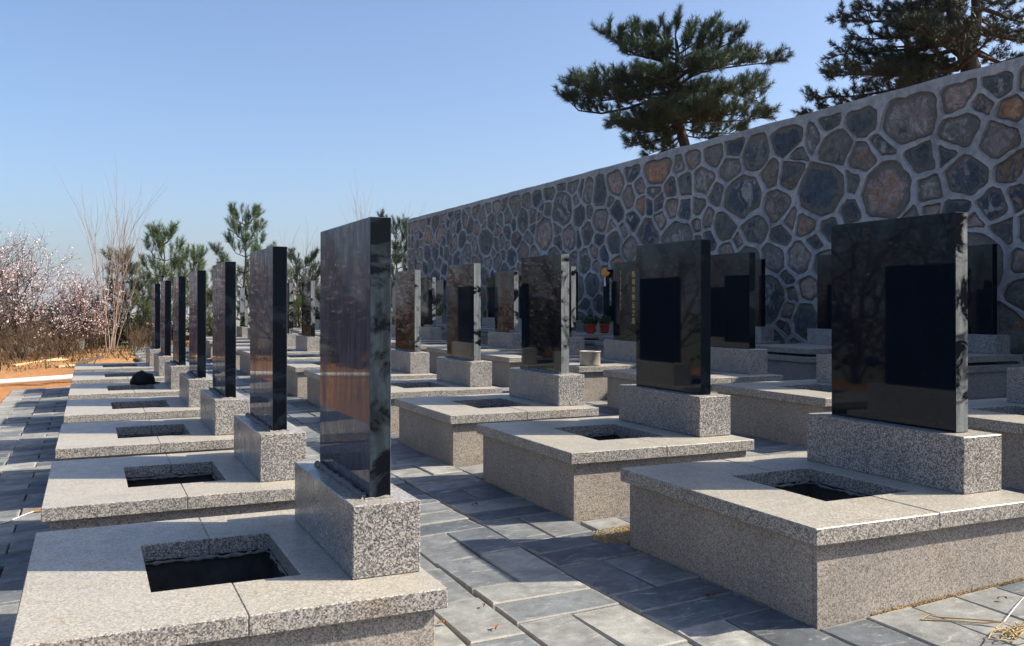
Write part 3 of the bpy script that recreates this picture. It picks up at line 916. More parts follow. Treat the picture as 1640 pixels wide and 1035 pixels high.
for i, (pp, r0) in enumerate(limbs1):
    pp = [(u_, squash(v_)) for u_, v_ in pp]
    ln = abs(pp[-1][0] - pp[0][0]) / 55.0
    p1.limb(sketch(pp, D1, rr, rr.choice([-1, 1]) * rr.uniform(.25, .8) * max(ln, 0.7)), r0 * .7, 0.16, 0.125, 0.66, 0.19, 0.55, 0.09)
# a few limbs pointing towards and away from the wall so that the crown is round
for i in range(18):
    h = rr.uniform(105, 215); st = at(1078, h, D1); sg = rr.choice([-1, 1])
    en = st + VIEW * sg * rr.uniform(1.2, 2.2) + Vector((CA, -SA, 0)) * rr.uniform(-1.3, 1.3) + Vector((0, 0, rr.uniform(.0, .5)))
    p1.limb([st, st.lerp(en, .5) + Vector((0, 0, .1)), en], .04, 0.25, 0.13, 0.62, 0.17, 0.4, 0.08)
p1.build('pine_tree', 'spreading pine standing alone above the stone wall', tuple(base1), 'needle', 50, 0.19, 0.0125, 'pines on the terrace')

# dense pine at the right edge
D2 = 21.0
p2 = Pine(9)
base2 = at(1560, 200, D2); base2.z = WALL_TOP - 0.25
p2.wood.tube([base2, at(1555, 110, D2), at(1543, 72, D2), at(1528, 30, D2), at(1520, -30, D2), at(1515, -110, D2), at(1512, -190, D2)], [.26, .22, .19, .15, .13, .1, .04], 9)
p2.wood.tube([at(1550, 85, D2), at(1562, 55, D2), at(1564, 10, D2), at(1560, -50, D2), at(1570, -120, D2)], [.15, .13, .11, .09, .04], 8)
rr = random.Random(6)
ends = [(1318,168,1530,140),(1316,150,1530,125),(1330,132,1530,112),(1345,112,1530,95),(1365,90,1530,80),(1362,72,1530,65),(1375,55,1528,50),(1352,22,1526,35),(1385,8,1524,15),(1400,-15,1522,-5),
        (1395,-45,1522,-30),(1400,-85,1520,-60),(1425,-120,1518,-95),(1450,-160,1516,-130),(1430,150,1540,130),(1420,125,1540,105),(1440,95,1535,75),(1450,45,1530,35),(1455,10,1525,5),(1460,70,1535,60),
        (1480,140,1545,120),(1490,110,1545,95)]
for (u1, v1, u0, v0) in ends:
    pts = [(u0, v0), (u0*.66 + u1*.34, v0*.6 + v1*.4 + 4), (u0*.33 + u1*.67, v0*.3 + v1*.7 + 3), (u1, v1)]
    ln = (u0 - u1) / 70.0
    p2.limb(sketch(pts, D2, rr, rr.uniform(-.6, .6) * ln), .055, 0.12, 0.11, 0.66, 0.14, 0.22, 0.075)
for (u1, v1, u0, v0) in [(1700,150,1560,120),(1720,110,1562,80),(1710,70,1564,50),(1730,20,1564,10),(1690,-20,1562,-30),(1700,-70,1560,-60),(1650,-110,1560,-90),(1640,140,1560,120),(1620,60,1562,40),(1630,0,1563,-8),
                          (1650,100,1560,85),(1680,40,1562,25)]:
    pts = [(u0, v0), ((u0+u1)/2, (v0+v1)/2 + 4), (u1, v1)]
    p2.limb(sketch(pts, D2, rr, rr.uniform(-.7, .7) * 2), .06, 0.2, 0.15, 0.6, 0.13, 0.25, 0.11)
for i in range(16):
    st = at(1535, rr.uniform(-60, 140), D2); sg = rr.choice([-1, 1])
    en = st + VIEW * sg * rr.uniform(1.0, 2.0) + Vector((CA, -SA, 0)) * rr.uniform(-1.8, .6) + Vector((0, 0, rr.uniform(-.1, .4)))
    p2.limb([st, st.lerp(en, .5), en], .05, 0.25, 0.17, 0.6, 0.13, 0.25, 0.11)
for k in range(3):                                  # dead twig sticking out of the crown
    p2.wood.tube([at(1360, 118, D2), at(1335, 114 - 4*k, D2), at(1318, 112 - 9*k, D2), at(1306 + 14*k, 101 - 8*k, D2)], [.014, .012, .009, .005], 4)
p2.build('pine_tree', 'dense dark pine at the right edge above the stone wall', tuple(base2), 'needle_dark', 42, 0.135, 0.0125, 'pines on the terrace')
# slim second pine in front of it
p3 = Pine(13)
D3 = 22.6
base3 = at(1454, 200, D3); base3.z = WALL_TOP - 0.25
p3.wood.tube([base3, at(1455, 137, D3), at(1454, 90, D3), at(1453, 53, D3), at(1452, 10, D3), at(1450, -40, D3)], [.12, .1, .09, .07, .05, .02], 7)
for i in range(15):
    v0 = rr.uniform(-35, 130); sg = rr.choice([-1, 1]); ln = rr.uniform(.5, 1.25)
    st = at(1454, v0, D3); en = st + Vector((CA, -SA, 0)) * sg * ln + VIEW * rr.uniform(-.8, .8) + Vector((0, 0, rr.uniform(-.25, .2)))
    p3.limb([st, st.lerp(en, .5) + Vector((0, 0, .06)), en], .035, 0.3, 0.17, 0.5, 0.13, 0.2, 0.11)
p3.build('pine_tree', 'slim pine with bare lower trunk in front of the dense pine', tuple(base3), 'needle_dark', 36, 0.115, 0.011, 'pines on the terrace')

# young pines beyond the far end of the rows
def young_pine(u, v_base, v_top, d, width, seed, label, n=7, lean=0.0, mat='needle_young', dens=1.0):
    p = Pine(seed)
    b = at(u, v_base, d); tpt = at(u + lean, v_top, d)
    h = tpt.z - b.z
    pts = [b.lerp(tpt, k / 6) + Vector((p.r.gauss(0, .05), p.r.gauss(0, .05), 0)) * (1 if 0 < k < 6 else 0) for k in range(7)]
    p.wood.tube(pts, [.075 - .058 * k / 6 for k in range(7)], 6)
    for k in range(n):
        t = 0.22 + 0.74 * k / (n - 1)
        c, tan = lerp_path(pts, t)
        m = p.r.choice([3, 4, 4, 5])
        for j in range(m):
            q = 2 * math.pi * (j + p.r.random() * .6) / m
            ln = width * (1.1 - 0.8 * t) * p.r.uniform(.6, 1.1)
            dirv = Vector((math.cos(q), math.sin(q), 0))
            e1 = c + dirv * ln * .55 + Vector((0, 0, ln * .18)); e2 = c + dirv * ln * .9 + Vector((0, 0, ln * .62))
            p.limb([c, e1, e2], .022, 0.3, 0.24 / dens, 0.42, 0.36, 0.85, 0.19 / dens)
    for j in range(5): p.tuft(pts[-1] - Vector((0, 0, .12 * j)), Vector((p.r.gauss(0, .25), p.r.gauss(0, .25), 1)), .3)
    p.build('young_pine', label, tuple(b), mat, 62, 0.20, 0.0135, 'young pines at the edge of the slope')
young_pine(388, 560, 352, 37, 1.8, 31, 'tall young pine with a bushy top behind the second headstone', 7, 6)
young_pine(256, 565, 384, 34, 1.5, 32, 'young pine with upright tufts left of the farthest headstones', 6, 4)
young_pine(312, 560, 418, 39, 1.6, 33, 'low broad young pine between the two taller young pines', 6, 0)
young_pine(208, 560, 424, 34, 1.3, 34, 'small leaning pine at the foot of the bare sapling', 5, -12)
young_pine(480, 555, 425, 46, 2.4, 35, 'dark pine seen between the first and second headstones', 6, 0, 'needle')
young_pine(640, 545, 368, 47, 2.8, 36, 'bushy pine at the far end of the stone wall', 8, -6, 'needle', 1.3)
young_pine(425, 560, 420, 43, 1.9, 37, 'green pine hidden behind the second headstone', 6, 0, 'needle_young')

# shrubs and leafless trees
class Shrub:
    def __init__(s, seed): s.r = random.Random(seed); s.rng = np.random.default_rng(seed); s.w = MB(); s.tips = []
    def rv(s): return Vector((s.r.gauss(0, 1), s.r.gauss(0, 1), s.r.gauss(0, 1))).normalized()
    def grow(s, p, d, ln, r, depth, kids=4, wander=0.16, up=0.05, ratio=0.62, ang=0.8, sides=5):
        k = 5; path = [p.copy()]; q = p.copy(); dd = d.normalized()
        for i in range(k):
            dd = (dd + s.rv() * wander + Vector((0, 0, up))).normalized(); q = q + dd * ln / k; path.append(q.copy())
        s.w.tube(path, [r * (1 - 0.55 * i / k) for i in range(k + 1)], sides if depth > 1 else 3)
        if depth <= 1: s.tips.append(path)
        if depth == 0: return
        for j in range(kids):
            t = s.r.uniform(.25, 1.0) if j else 1.0
            pp, tan = lerp_path(path, t)
            side = s.rv(); side = (side - tan * side.dot(tan)).normalized()
            nd = (tan + side * ang * s.r.uniform(.5, 1.2)).normalized()
            s.grow(pp, nd, ln * ratio * s.r.uniform(.75, 1.2), r * (0.5 if j else 0.45), depth - 1, kids, wander, up, ratio, ang, 4)
    def petals(s, n, size, jit=0.03):
        out = []
        P, Q = [], []
        for _ in range(n):
            path = s.r.choice(s.tips); a, _t = lerp_path(path, s.r.uniform(.1, 1)); P.append(tuple(a + s.rv() * jit * s.r.random()))
        P = np.array(P); a = unit(s.rng.normal(size=P.shape)) * size; b = unit(np.cross(a, s.rng.normal(size=P.shape))) * size
        sc = (0.6 + 0.8 * s.rng.random(len(P)))[:, None]; a = a * sc; b = b * sc
        return np.concatenate([np.stack([P - a*.5 - b*.5, P + a*.5 - b*.5, P + b*.6], 1), np.stack([P + a*.5 + b*.2, P - a*.5 + b*.2, P - b*.6], 1)])

def blossom(u, v_base, d, height, seed, label, petals=2600, pink=0.2, spread=0.55, base=None, stems=5, depth=3, psize=0.042):
    s = Shrub(seed); b = base if base is not None else at(u, v_base, d)
    for i in range(stems):
        q = s.r.uniform(0, 6.28)
        dd = Vector((math.cos(q) * spread * s.r.uniform(.3, 1.1), math.sin(q) * spread * s.r.uniform(.3, 1.1), 1))
        s.grow(b + Vector((math.cos(q), math.sin(q), 0)) * .1, dd, height * s.r.uniform(.42, .6), .035 * s.r.uniform(.7, 1.2), depth, 5, .15, .03, .60, .85)
    t = thing('blossom_tree', tuple(b), label, 'tree', 'blossoming trees beside the plot')
    s.w.v = [(v[0]-b.x, v[1]-b.y, v[2]-b.z) for v in s.w.v]
    link('trunk', s.w.mesh('trunk', M['bark_dark'], True), t)
    n2 = int(petals * pink)
    link('blossom', tri_mesh('blossom', s.petals(petals - n2, psize) - np.array(b), M['petal']), t)
    if n2: link('pink_blossom', tri_mesh('pink_blossom', s.petals(n2, psize) - np.array(b), M['petal_pink']), t)
    return t
blossom(30, 585, 29, 3.9, 51, 'white plum tree in blossom at the left edge of the picture', 6800, .10, .55, None, 8, 3, .036)
blossom(92, 578, 30.5, 3.4, 52, 'pink and white plum tree beside the bare sapling', 6200, .28, .6, None, 8, 3, .036)
blossom(-30, 590, 27.5, 3.6, 53, 'plum tree in blossom cut off by the left edge of the picture', 3000, .12, .5, None, 7, 3, .036)
blossom(130, 572, 33, 2.9, 54, 'low plum tree with deep pink flowers left of the sapling', 3600, .45, .65, None, 8, 3, .036)
blossom(472, 552, 52, 4.6, 55, 'reddish flowering tree seen between first and second headstones', 2600, .6, .6)
blossom(520, 552, 50, 5.2, 56, 'pale flowering tree mostly hidden by the nearest headstone', 1800, .3, .6)
for i, (x, y, h) in enumerate([(-7.6, 6.5, 6.0), (-8.2, 10.0, 6.4), (-8.4, 13.5, 6.0), (-7.9, 17.0, 6.2), (-8.2, 20.5, 5.6), (-6.6, 23.5, 5.0), (-4.8, 26.0, 4.6), (-3.4, 28.2, 4.2)]):
    blossom(0, 0, 0, h, 60 + i, f'plum tree in blossom left of the picture, mirrored in headstones, {ORD[i]} from the camera', 1500, .15, .75, Vector((x, y, ground_z(x) - .05)), 9, 3, 0.045)

def bare_tree(u, v_base, d, height, seed, label, stems, spread, mat, name='bare_sapling', r=.03, kids=4, depth=2, ang=.35, cat='tree', group=None, base=None, ratio=.62):
    s = Shrub(seed); b = base if base is not None else at(u, v_base, d)
    for i in range(stems):
        q = s.r.uniform(0, 6.28); f = s.r.uniform(.2, 1)
        s.grow(b + Vector((math.cos(q), math.sin(q), 0)) * .16 * s.r.random(), Vector((math.cos(q) * spread * f, math.sin(q) * spread * f, 1)), height * s.r.uniform(.5, .72), r * s.r.uniform(.7, 1.2), depth, kids, .13, .06, ratio, ang)
    t = thing(name, tuple(b), label, cat, group)
    s.w.v = [(v[0]-b.x, v[1]-b.y, v[2]-b.z) for v in s.w.v]
    link('branches', s.w.mesh('branches', M[mat], True), t)
    return t
bare_tree(176, 572, 31, 4.7, 71, 'tall bare sapling with many pale upright stems', 9, .11, 'bark_pale', r=.022, kids=4, ang=.28)
bare_tree(590, 548, 52, 7.0, 72, 'leafless tree whose twigs rise behind the nearest headstone', 6, .25, 'bark_pale', 'bare_tree', kids=5)
bare_tree(500, 550, 49, 5.0, 73, 'leafless reddish shrub behind the far headstones', 8, .4, 'twig_dry', 'bare_tree', kids=4)
for i, (u, v, d, h, lab) in enumerate([(52, 590, 27.5, 1.5, 'rusty brown dry shrub at the foot of the plum trees'), (80, 586, 28.5, 1.2, 'smaller dry shrub just right of the rusty one'),
        (215, 572, 31.5, 1.0, 'low dry shrub right of the bare sapling'), (118, 580, 29.5, 1.0, 'dry shrub between the plum trees and the sapling'), (8, 596, 26, 1.3, 'dry shrub in the lower left corner of the thicket'),
        (240, 566, 34, 1.1, 'dry shrub beside the far end of the paving'), (150, 574, 31, 1.2, 'dry shrub left of the sapling stems')]):
    bare_tree(u, v, d, h, 80 + i, lab, 16, .55, 'twig_dry', 'dry_shrub', r=.010, kids=5, depth=2, ang=.7, cat='shrub', group='dry shrubs at the edge of the dirt', ratio=.6)
# leafy bushes filling the thicket
def bush(u, v, d, w, h, seed, label, n=2600, mat='bush_green', base=None):
    s = Shrub(seed); b = base if base is not None else at(u, v, d)
    for i in range(9):
        q = s.r.uniform(0, 6.28)
        s.grow(b.copy(), Vector((math.cos(q) * w * s.r.uniform(.2, 1), math.sin(q) * w * s.r.uniform(.2, 1), 1)), h * s.r.uniform(.45, .62), .02, 2, 5, .2, .0, .62, .9)
    t = thing('bush', tuple(b), label, 'bush', 'green bushes in the thicket')
    s.w.v = [(v_[0]-b.x, v_[1]-b.y, v_[2]-b.z) for v_ in s.w.v]
    link('branches', s.w.mesh('branches', M['bark_dark'], True), t)
    link('leaves', tri_mesh('leaves', s.petals(n, .085, .10) - np.array(b), M[mat]), t)
bush(20, 578, 33, .8, 2.0, 91, 'dark green bush behind the plum tree at the left edge')
bush(105, 574, 34, .8, 2.1, 92, 'dark green bush behind the pink plum tree')
bush(150, 568, 36, .8, 2.0, 93, 'olive bush just left of the bare sapling')
bush(225, 564, 36, .8, 1.5, 94, 'olive bush right of the bare sapling', 2200)
bush(280, 560, 40, .9, 1.9, 95, 'green bush behind the farthest headstones of the leftmost row')
bush(345, 556, 43, .9, 1.9, 96, 'green bush behind the third headstone')
bush(450, 552, 50, 1.0, 2.4, 97, 'green bush right of the second headstone')
bush(560, 550, 52, 1.0, 2.4, 98, 'green bush behind the nearest headstone')
bush(630, 548, 50, 1.0, 2.6, 99, 'dark bush at the end of the stone wall')
bush(60, 574, 36, .9, 2.0, 100, 'green bush between the two plum trees')
bush(185, 566, 37, .8, 1.4, 101, 'low olive bush behind the sapling stems', 2000)
for i, (x, y) in enumerate([(-8.6, 8.0), (-8.9, 11.8), (-8.8, 15.2), (-8.6, 18.8), (-8.4, 22.0), (-6.4, 25.6), (-4.6, 27.8), (-5.4, 28.8)]):
    bush(0, 0, 0, .9, 2.6, 110 + i, f'green bush left of the picture, mirrored in headstones, {ORD[i]} from the camera', 2400, 'bush_green', Vector((x, y, ground_z(x) - .05)))
# dead grass and litter at the edge of the slope
rng = np.random.default_rng(77)
n = 9000
gy = 25.5 + 11.5 * rng.random(n) ** .7; gx = -9 + 19 * rng.random(n)
keep = (gy > 27.0 + 0.22 * gx + 1.4 * np.sin(gx * 1.7) + 0.8 * np.sin(gx * 4.1)) | ((gx < -6.5))
gx, gy = gx[keep], gy[keep]
gz = np.array([hgt(a, b) for a, b in zip(gx, gy)]) - 0.02
P = np.stack([gx, gy, gz], 1)
dr = unit(np.stack([rng.normal(0, .55, len(P)), rng.normal(0, .55, len(P)), np.ones(len(P))], 1))
ln = (0.08 + 0.34 * rng.random(len(P)) ** 3)[:, None]
sd = unit(np.cross(dr, rng.normal(size=P.shape))) * 0.016
tri = np.stack([P - sd, P + sd, P + dr * ln], 1)
tag(link('dead_grass', tri_mesh('dead_grass', tri, M['undergrowth'])), 'dead brown grass and litter along the edge of the slope', 'grass', kind='stuff')

# ------------------------------------------------------------------ small things
# inscriptions
def text_mesh(body, size, mat, depth=0.003, line=1.0):
    cu = bpy.data.curves.new('t', 'FONT'); cu.body = body; cu.size = size; cu.extrude = depth; cu.align_x = 'CENTER'; cu.space_line = line
    cu.resolution_u = 2; cu.offset = 0.0
    ob = bpy.data.objects.new('t', cu); COL.objects.link(ob)
    dg = bpy.context.evaluated_depsgraph_get(); dg.update()
    me = bpy.data.meshes.new_from_object(ob.evaluated_get(dg), depsgraph=dg)
    bpy.data.objects.remove(ob)
    me.materials.clear(); me.materials.append(mat)
    return me
ROT_T = Matrix(((0, 0, -1), (-1, 0, 0), (0, 1, 0))).to_euler()       # text plane facing -X, reading towards -Y
def inscribe(st, body, size, yfrac, ztop, mat, line=1.0):
    me = text_mesh(body, size, mat, 0.002, line)
    link('inscription', me, st, (SX0 - 0.003, SY1 - (SY1 - SY0) * yfrac, ztop), ROT_T)
s_ = GR[('C', 3, 's')]
inscribe(s_, '馬\n母\n吴\n秀\n云\n之\n墓', 0.105, 0.64, BH + SH - 0.24, M['gold'], 1.16)
inscribe(s_, '生\n于\n一\n九\n三\n一\n年\n八\n月\n \n故\n于\n二\n〇\n一\n三\n年\n三\n月', 0.036, 0.24, BH + SH - 0.17, M['gold'], 0.92)
s_ = GR[('D', 4, 's')]
inscribe(s_, '馬\n父\n文\n世\n英\n之', 0.11, 0.36, BHD + SH - 0.3, M['white_paint'], 1.0)
inscribe(s_, '母\n吴\n富\n香\n之\n墓', 0.11, 0.58, BHD + SH - 0.3, M['white_paint'], 1.0)

def blob(pts_c, name, mat, seed, n=14, m=8):
    pass
gx_, gy_, gz_ = GR[('D', 4)].location
# orange ribbon rosette hung on the corner of the lettered headstone by the wall
rb = thing('ribbon_rosette', (gx_ + SX0 - 0.03, gy_ + SY1 - 0.22, gz_ + BHD + SH - 0.07), 'orange silk rosette with white tails on the headstone by the wall', 'ribbon')
mb = MB(); rq = random.Random(4)
for k in range(9):
    q = 2 * math.pi * k / 9; c, s = math.cos(q), math.sin(q)
    base = Vector((-0.03, 0, 0)); tip = Vector((-0.05 + rq.uniform(-.03, .02), c * .17 * rq.uniform(.7, 1.1), s * .12 * rq.uniform(.7, 1.1)))
    w_ = Vector((0.02, -s, c)) * .065
    mid = base.lerp(tip, .6) + Vector((-.045, 0, 0))
    mb.add([base, mid - w_, mid + w_, tip - w_*.5 + Vector((.03, 0, 0)), tip + w_*.5], [(0, 1, 2), (1, 3, 4, 2)])
link('bow', mb.mesh('bow', M['ribbon'], True), rb)
for dy in (0.045, 0.0):
    mb = MB()
    pth = [Vector((-.02, dy, -.08)), Vector((-.035, dy + .012, -.16)), Vector((-.02, dy + .02, -.26)), Vector((-.03, dy + .005, -.33))]
    for a, b in zip(pth[:-1], pth[1:]):
        mb.add([a + Vector((0, -.02, 0)), a + Vector((0, .02, 0)), b + Vector((0, .02, 0)), b + Vector((0, -.02, 0))], [(0, 1, 2, 3)])
    link('tail', mb.mesh('tail', M['ribbon_white']), rb)

def pot_plant(loc, seed, label):
    t = thing('flower_pot', loc, label, 'flower pot', 'red flower pots on the grave by the wall')
    mb = MB(); mb.lathe([(0.0, 0.002), (.085, .002), (.10, .05), (.118, .19), (.128, .192), (.128, .22), (.112, .22), (.108, .17), (0.0, .17)], 20)
    link('pot', mb.mesh('pot', M['pot'], True), t)
    s = Shrub(seed)
    for i in range(11):
        q = s.r.uniform(0, 6.28)
        s.grow(Vector((0, 0, .17)), Vector((math.cos(q) * .7, math.sin(q) * .7, 1)), .16, .005, 1, 4, .2, .0, .7, .9)
    link('stem', s.w.mesh('stem', M['bush_green'], True), t)
    link('foliage', tri_mesh('foliage', s.petals(420, .05, .05), M['pot_leaf']), t)
pot_plant((gx_ + 0.59, gy_ + 0.56, gz_), 1, 'left of two red flower pots with green plants by the wall')
pot_plant((gx_ + 1.02, gy_ + 0.66, gz_), 2, 'right of two red flower pots, beside the gold lettered headstone')

# metal tub on a slab
q_ = GR[('C', 3)].location
tub = thing('metal_tub', (5.30*U, 9.40*U, q_.z + .001), 'round grey metal tub standing on a slab in the third row', 'tub')
mb = MB(); mb.lathe([(0.0, .003), (.146, .003), (.149, .02), (.150, .2), (.158, .205), (.158, .213), (.146, .213), (.144, .02), (0, .02)], 28)
link('body', mb.mesh('body', M['zinc'], True), tub)
mb = MB(); mb.tube([(.156 * math.cos(a), .156 * math.sin(a), .207) for a in np.linspace(0, 2*math.pi, 29)], .006, 6)
link('rim', mb.mesh('rim', M['zinc'], True), tub)

# black cap on the fifth slab of the first row
q_ = GR[('A', 4)].location
cap_p = Vector((0, 0, 0)); cp = at(233, 614, 12.2); cap_loc = (q_.x + 0.97, q_.y + 1.36, q_.z)
cap = thing('cloth_cap', cap_loc, 'crumpled black cap lying on a slab in the leftmost row', 'cap', None, R(24))
mb = MB(); nseg = 26; prof = [(.150, .0), (.162, .028), (.160, .06), (.146, .10), (.118, .135), (.075, .158), (.03, .166), (0.0, .167)]
b0 = 0
for r_, z_ in prof:
    for k in range(nseg):
        q = 2*math.pi*k/nseg
        nz = mnoise.noise(Vector((math.cos(q)*1.6, math.sin(q)*1.6, z_*12)))
        fold = 1 + 0.13 * nz + .05 * math.sin(q*5 + z_*30)
        mb.v.append((r_ * 1.12 * fold * math.cos(q), r_ * .9 * fold * math.sin(q), z_ * (1 + .25 * nz + 0.18 * math.cos(q + 2.5))))
for i in range(len(prof)-1):
    for k in range(nseg):
        k2 = (k+1) % nseg; mb.f.append((i*nseg+k, i*nseg+k2, (i+1)*nseg+k2, (i+1)*nseg+k)); mb.m.append(0)
link('crown', mb.mesh('crown', M['cloth'], True), cap)
mb = MB()
for j in range(9):
    q = R(-62) + R(124) * j / 8
    e = math.cos((j - 4) / 4 * 1.45)
    a = Vector((.150*1.12*math.cos(q), .150*.9*math.sin(q), .03)); b = a + Vector((math.cos(q) * .085 * e, math.sin(q) * .05 * e, -.018))
    mb.v += [tuple(a), tuple(b), tuple(b - Vector((0, 0, .006))), tuple(a - Vector((0, 0, .012)))]
for j in range(8):
    for k in range(4):
        mb.f.append((j*4+k, j*4+(k+1) % 4, (j+1)*4+(k+1) % 4, (j+1)*4+k)); mb.m.append(0)
link('peak', mb.mesh('peak', M['cloth'], True), cap)

# two white pipes across the dirt
for k, (yo, lab) in enumerate([(21.75, 'nearer of two long white pipes lying on the dirt'), (22.0, 'farther of two long white pipes lying on the dirt')]):
    a, b = Vector((-4.2, yo + .1, hgt(-4.2, yo) + .07)), Vector((-0.12, yo - .05, hgt(-.5, yo) + .11))
    t = thing('white_pipe', tuple(a), lab, 'pipe', 'white pipes on the dirt')
    mb = MB(); mb.tube([Vector((0, 0, 0)), (b - a) * .5 + Vector((0, 0, -.012)), b - a], .058, 14)
    link('barrel', mb.mesh('barrel', M['white_plastic'], True), t)
    mb = MB(); d_ = (b - a).normalized(); mb.tube([(b - a) * .97, (b - a) * 1.002], .066, 14, 0, True)
    link('socket', mb.mesh('socket', M['white_plastic'], True), t)
# boards on the dirt
def board(u0, v0, u1, v1, w, th, mat, label):
    def gp(u, v):
        dd = (EYE + 0.17) * F_PX / (v - HOR); p = at(u, v, dd); p.z = hgt(p.x, p.y); return p
    a, b = gp(u0, v0), gp(u1, v1)
    t = b - a; ln = t.length
    o = thing('timber_board', tuple(a + Vector((0, 0, th * .5 + .02))), label, 'board', 'boards lying on the dirt')
    m_ = MB(); m_.box(0, ln, -w/2, w/2, -th/2, th/2); me = bevel_mesh(m_.mesh('plank', M[mat]), .003)
    o.rotation_euler = t.to_track_quat('X', 'Z').to_euler()
    link('plank', me, o)
board(22, 585.5, 96, 575.5, .12, .045, 'timber', 'long pale board lying on the dirt before the plum trees')
board(72, 581, 107, 577, .10, .04, 'timber', 'short pale board next to the long pale board')
board(92, 588, 120, 586.5, .14, .05, 'timber', 'stubby pale board nearest the graves')
board(116, 586.5, 164, 578.5, .12, .05, 'timber_dark', 'dark weathered board behind the last grave of the leftmost row')
# dark ridge standing in for the kerb's shadow beside the far paving
mb = MB()
rk = random.Random(3)
kp = [Vector((1.22 + .04*math.sin(i*1.3), 22.2 + i*.42, ground_z(1.2) + .0)) for i in range(15)]
mb.tube(kp, [.09 + rk.uniform(-.03, .04) for _ in kp], 7)
tag(link('kerb_shadow', mb.mesh('kerb_shadow', M['bed'], True)), 'ridge of dark soil along the edge of the far paving', 'soil')

def gpt(u, v):
    z = 0.0; p = None
    for _ in range(6):
        d_ = (EYE - z) * F_PX / (v - HOR); p = at(u, v, d_); z = ground_z(p.x)
    p.z = z; return p
# brown half-round timber and white string by the second grave
a = Vector((-0.52, 5.72, ground_z(-.5) + .03))
mb = MB()
NS = 9
prof = [(0.0, 0.004), (.10, .02), (.24, .035), (.42, .04)]
for x, rr_ in prof:
    for k in range(NS):
        q = math.pi * k / (NS - 1); mb.v.append((x, math.cos(q) * rr_ * 1.8, math.sin(q) * rr_ * 1.15))
for i in range(3):
    for k in range(NS - 1): mb.f.append((i*NS+k, i*NS+k+1, (i+1)*NS+k+1, (i+1)*NS+k)); mb.m.append(0)
mb.f.append(tuple(3*NS + k for k in range(NS))); mb.m.append(0)
wd_ = link('wood_offcut', mb.mesh('wood_offcut', M['timber_brown'], True), None, tuple(gpt(41, 822) + Vector((0, 0, .004))), (0, TILT, R(4)))
tag(wd_, 'brown wooden offcut on the paving against the second grave', 'offcut')
mb = MB()
sp = [gpt(u_, v_) + Vector((0, 0, .008)) for u_, v_ in [(-40, 846), (-20, 843), (0, 840), (16, 836), (30, 830), (42, 825), (54, 821), (64, 819), (76, 818)]]
mb.tube(sp, .004, 5)
tag(link('white_string', mb.mesh('white_string', M['string'], True)), 'thin white string trailing over the paving on the left', 'string')

# loose sand heaped between two graves, and sand along the foot of the first plinth
def heap(name, pts, label, seed):
    rs = np.random.default_rng(seed); tris = []
    for (x, y, r_, n_) in pts:
        a_ = rs.random(n_) * 6.283; q_ = np.sqrt(rs.random(n_)) * r_
        P = np.stack([x + np.cos(a_) * q_, y + np.sin(a_) * q_ * .8, np.zeros(n_)], 1)
        P[:, 2] = np.array([ground_z(v) for v in P[:, 0]]) + .001 + .012 * np.clip(1 - q_ / r_, 0, 1) * rs.random(n_)
        s3 = .002 + .005 * rs.random(n_)[:, None]
        d1 = unit(rs.normal(size=P.shape)) * s3; d2 = unit(rs.normal(size=P.shape)) * s3
        d3 = np.stack([np.zeros(n_), np.zeros(n_), s3[:, 0]], 1)
        tris += [np.stack([P + d1, P + d2, P + d3], 1), np.stack([P - d1, P + d1, P + d3], 1), np.stack([P - d1, P + d2, P + d3], 1)]
    return tag(link(name, tri_mesh(name, np.concatenate(tris), M['sand'])), label, 'sand', kind='stuff')
yB = 2.6525 * U; xB = edges['B'][0]
heap('loose_sand', [(xB + .12, yB + W + .16, .26, 2600), (xB + .35, yB + W + .2, .24, 1600)] + [(xB + .35 + .012 * i + .01 * math.sin(i * 2.7), yB + PI_ - .004, .008 + .008 * abs(math.sin(i * 1.31)), 16) for i in range(110)], 'yellow sand spilt on the paving beside the front graves', 5)

# straw rope on the paving, bottom right
mb = MB()
def strand(px, lift, r_):
    pts = [gpt(u, v) + Vector((0, 0, l)) for (u, v), l in zip(px, lift)]
    mb.tube(pts, r_, 5)
strand([(1475, 994), (1488, 990), (1505, 992), (1540, 994), (1575, 998), (1605, 1003)], [.004, .014, .010, .010, .014, .02], .004)
strand([(1475, 994), (1500, 995), (1535, 996), (1575, 1000), (1605, 1003)], [.004, .005, .005, .006, .02], .0035)
rs_ = random.Random(12)
for i in range(11):
    c = gpt(1618 + rs_.uniform(-12, 25), 1018 + rs_.uniform(-12, 16))
    q = rs_.uniform(0, 6.28); r_ = rs_.uniform(.03, .09)
    mb.tube([c + Vector((math.cos(q + a_) * r_ * (1 + .4 * math.sin(2*a_)), math.sin(q + a_) * r_ * .6, .012 + .02 * math.sin(a_ * 1.3 + i) ** 2)) for a_ in np.linspace(0, rs_.uniform(2.5, 6), 9)], .0032, 5)
tag(link('straw_rope', mb.mesh('straw_rope', M['straw'], True)), 'tangled straw rope on the paving at the bottom right', 'rope')
mb = MB(); strand([(1608, 1003), (1625, 984), (1640, 966), (1665, 940)], [.02, .03, .03, .02], .0018)
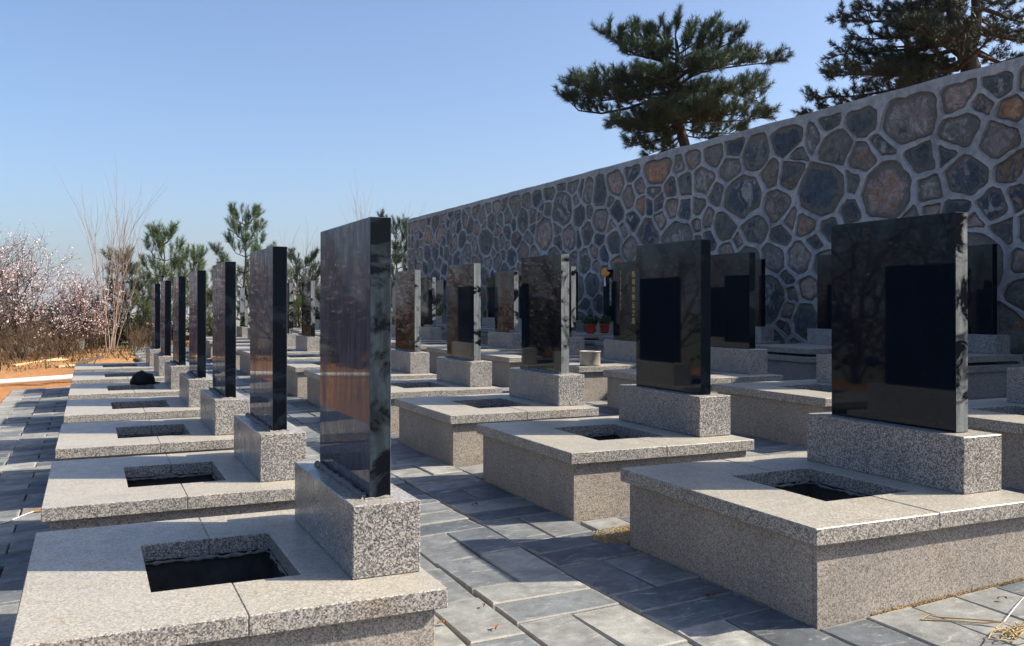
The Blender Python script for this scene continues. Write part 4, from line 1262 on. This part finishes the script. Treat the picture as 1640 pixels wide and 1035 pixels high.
tag(link('loose_string', mb.mesh('loose_string', M['string'], True)), 'pale string running from the straw rope off the right edge', 'string')

# dead leaves on the path
leaf_spots = [(708, 1003, 'on the paving beside the nearest grave corner'), (795, 1009, 'on the paving at the bottom centre'), (760, 811, 'on the shaded paving left of the second grave of row two'), (775, 974, 'left of the middle joint on the path'),
              (632, 745, 'just right of the nearest headstone'), (968, 637, 'curled against a plinth in the third row'), (1138, 958, 'in the shade of the large right grave'), (1605, 963, 'on the paving above the straw rope')]
for i, (u, v, where) in enumerate(leaf_spots):
    rl = random.Random(i + 40); p = gpt(u, v)
    mb = MB(); nl_ = 7; Lf = rl.uniform(.018, .032) * (1.6 if i == 5 else 1)
    for k in range(nl_):
        t = k / (nl_ - 1); w_ = Lf * .42 * math.sin(math.pi * min(1, t * .95 + .04)) + .001
        cz = .006 + .012 * math.sin(t * 3.0)
        mb.v += [((t - .5) * 2 * Lf, -w_, cz + .012 * rl.random()), ((t - .5) * 2 * Lf, 0, cz), ((t - .5) * 2 * Lf, w_, cz + .014 * rl.random())]
    for k in range(nl_ - 1):
        for j in range(2): mb.f.append((k*3+j, k*3+j+1, (k+1)*3+j+1, (k+1)*3+j)); mb.m.append(0)
    o = link('dead_leaf', mb.mesh('dead_leaf', M['dead_leaf'], True), None, tuple(p + Vector((0, 0, .003))), (0, TILT, rl.uniform(0, 6.28)))
    tag(o, 'small brown dead leaf ' + where, 'leaf', 'dead leaves on the paving')

# ------------------------------------------------------------------ haze over the plain
mb = MB(); mb.box(-9500, 9500, -9500, 9500, -160, 130)
hz = bpy.data.materials.new('haze'); hz.use_nodes = True
hn, hl = hz.node_tree.nodes, hz.node_tree.links
hn.remove(hn['Principled BSDF'])
pv = hn.new('ShaderNodeVolumePrincipled'); pv.inputs['Color'].default_value = (0.90, 0.94, 0.98, 1); pv.inputs['Density'].default_value = 0.00013; pv.inputs['Anisotropy'].default_value = 0.2
hl.new(pv.outputs[0], hn['Material Output'].inputs['Volume'])
tag(link('haze', mb.mesh('haze', hz)), 'thin pale haze over the far plain', kind='stuff')
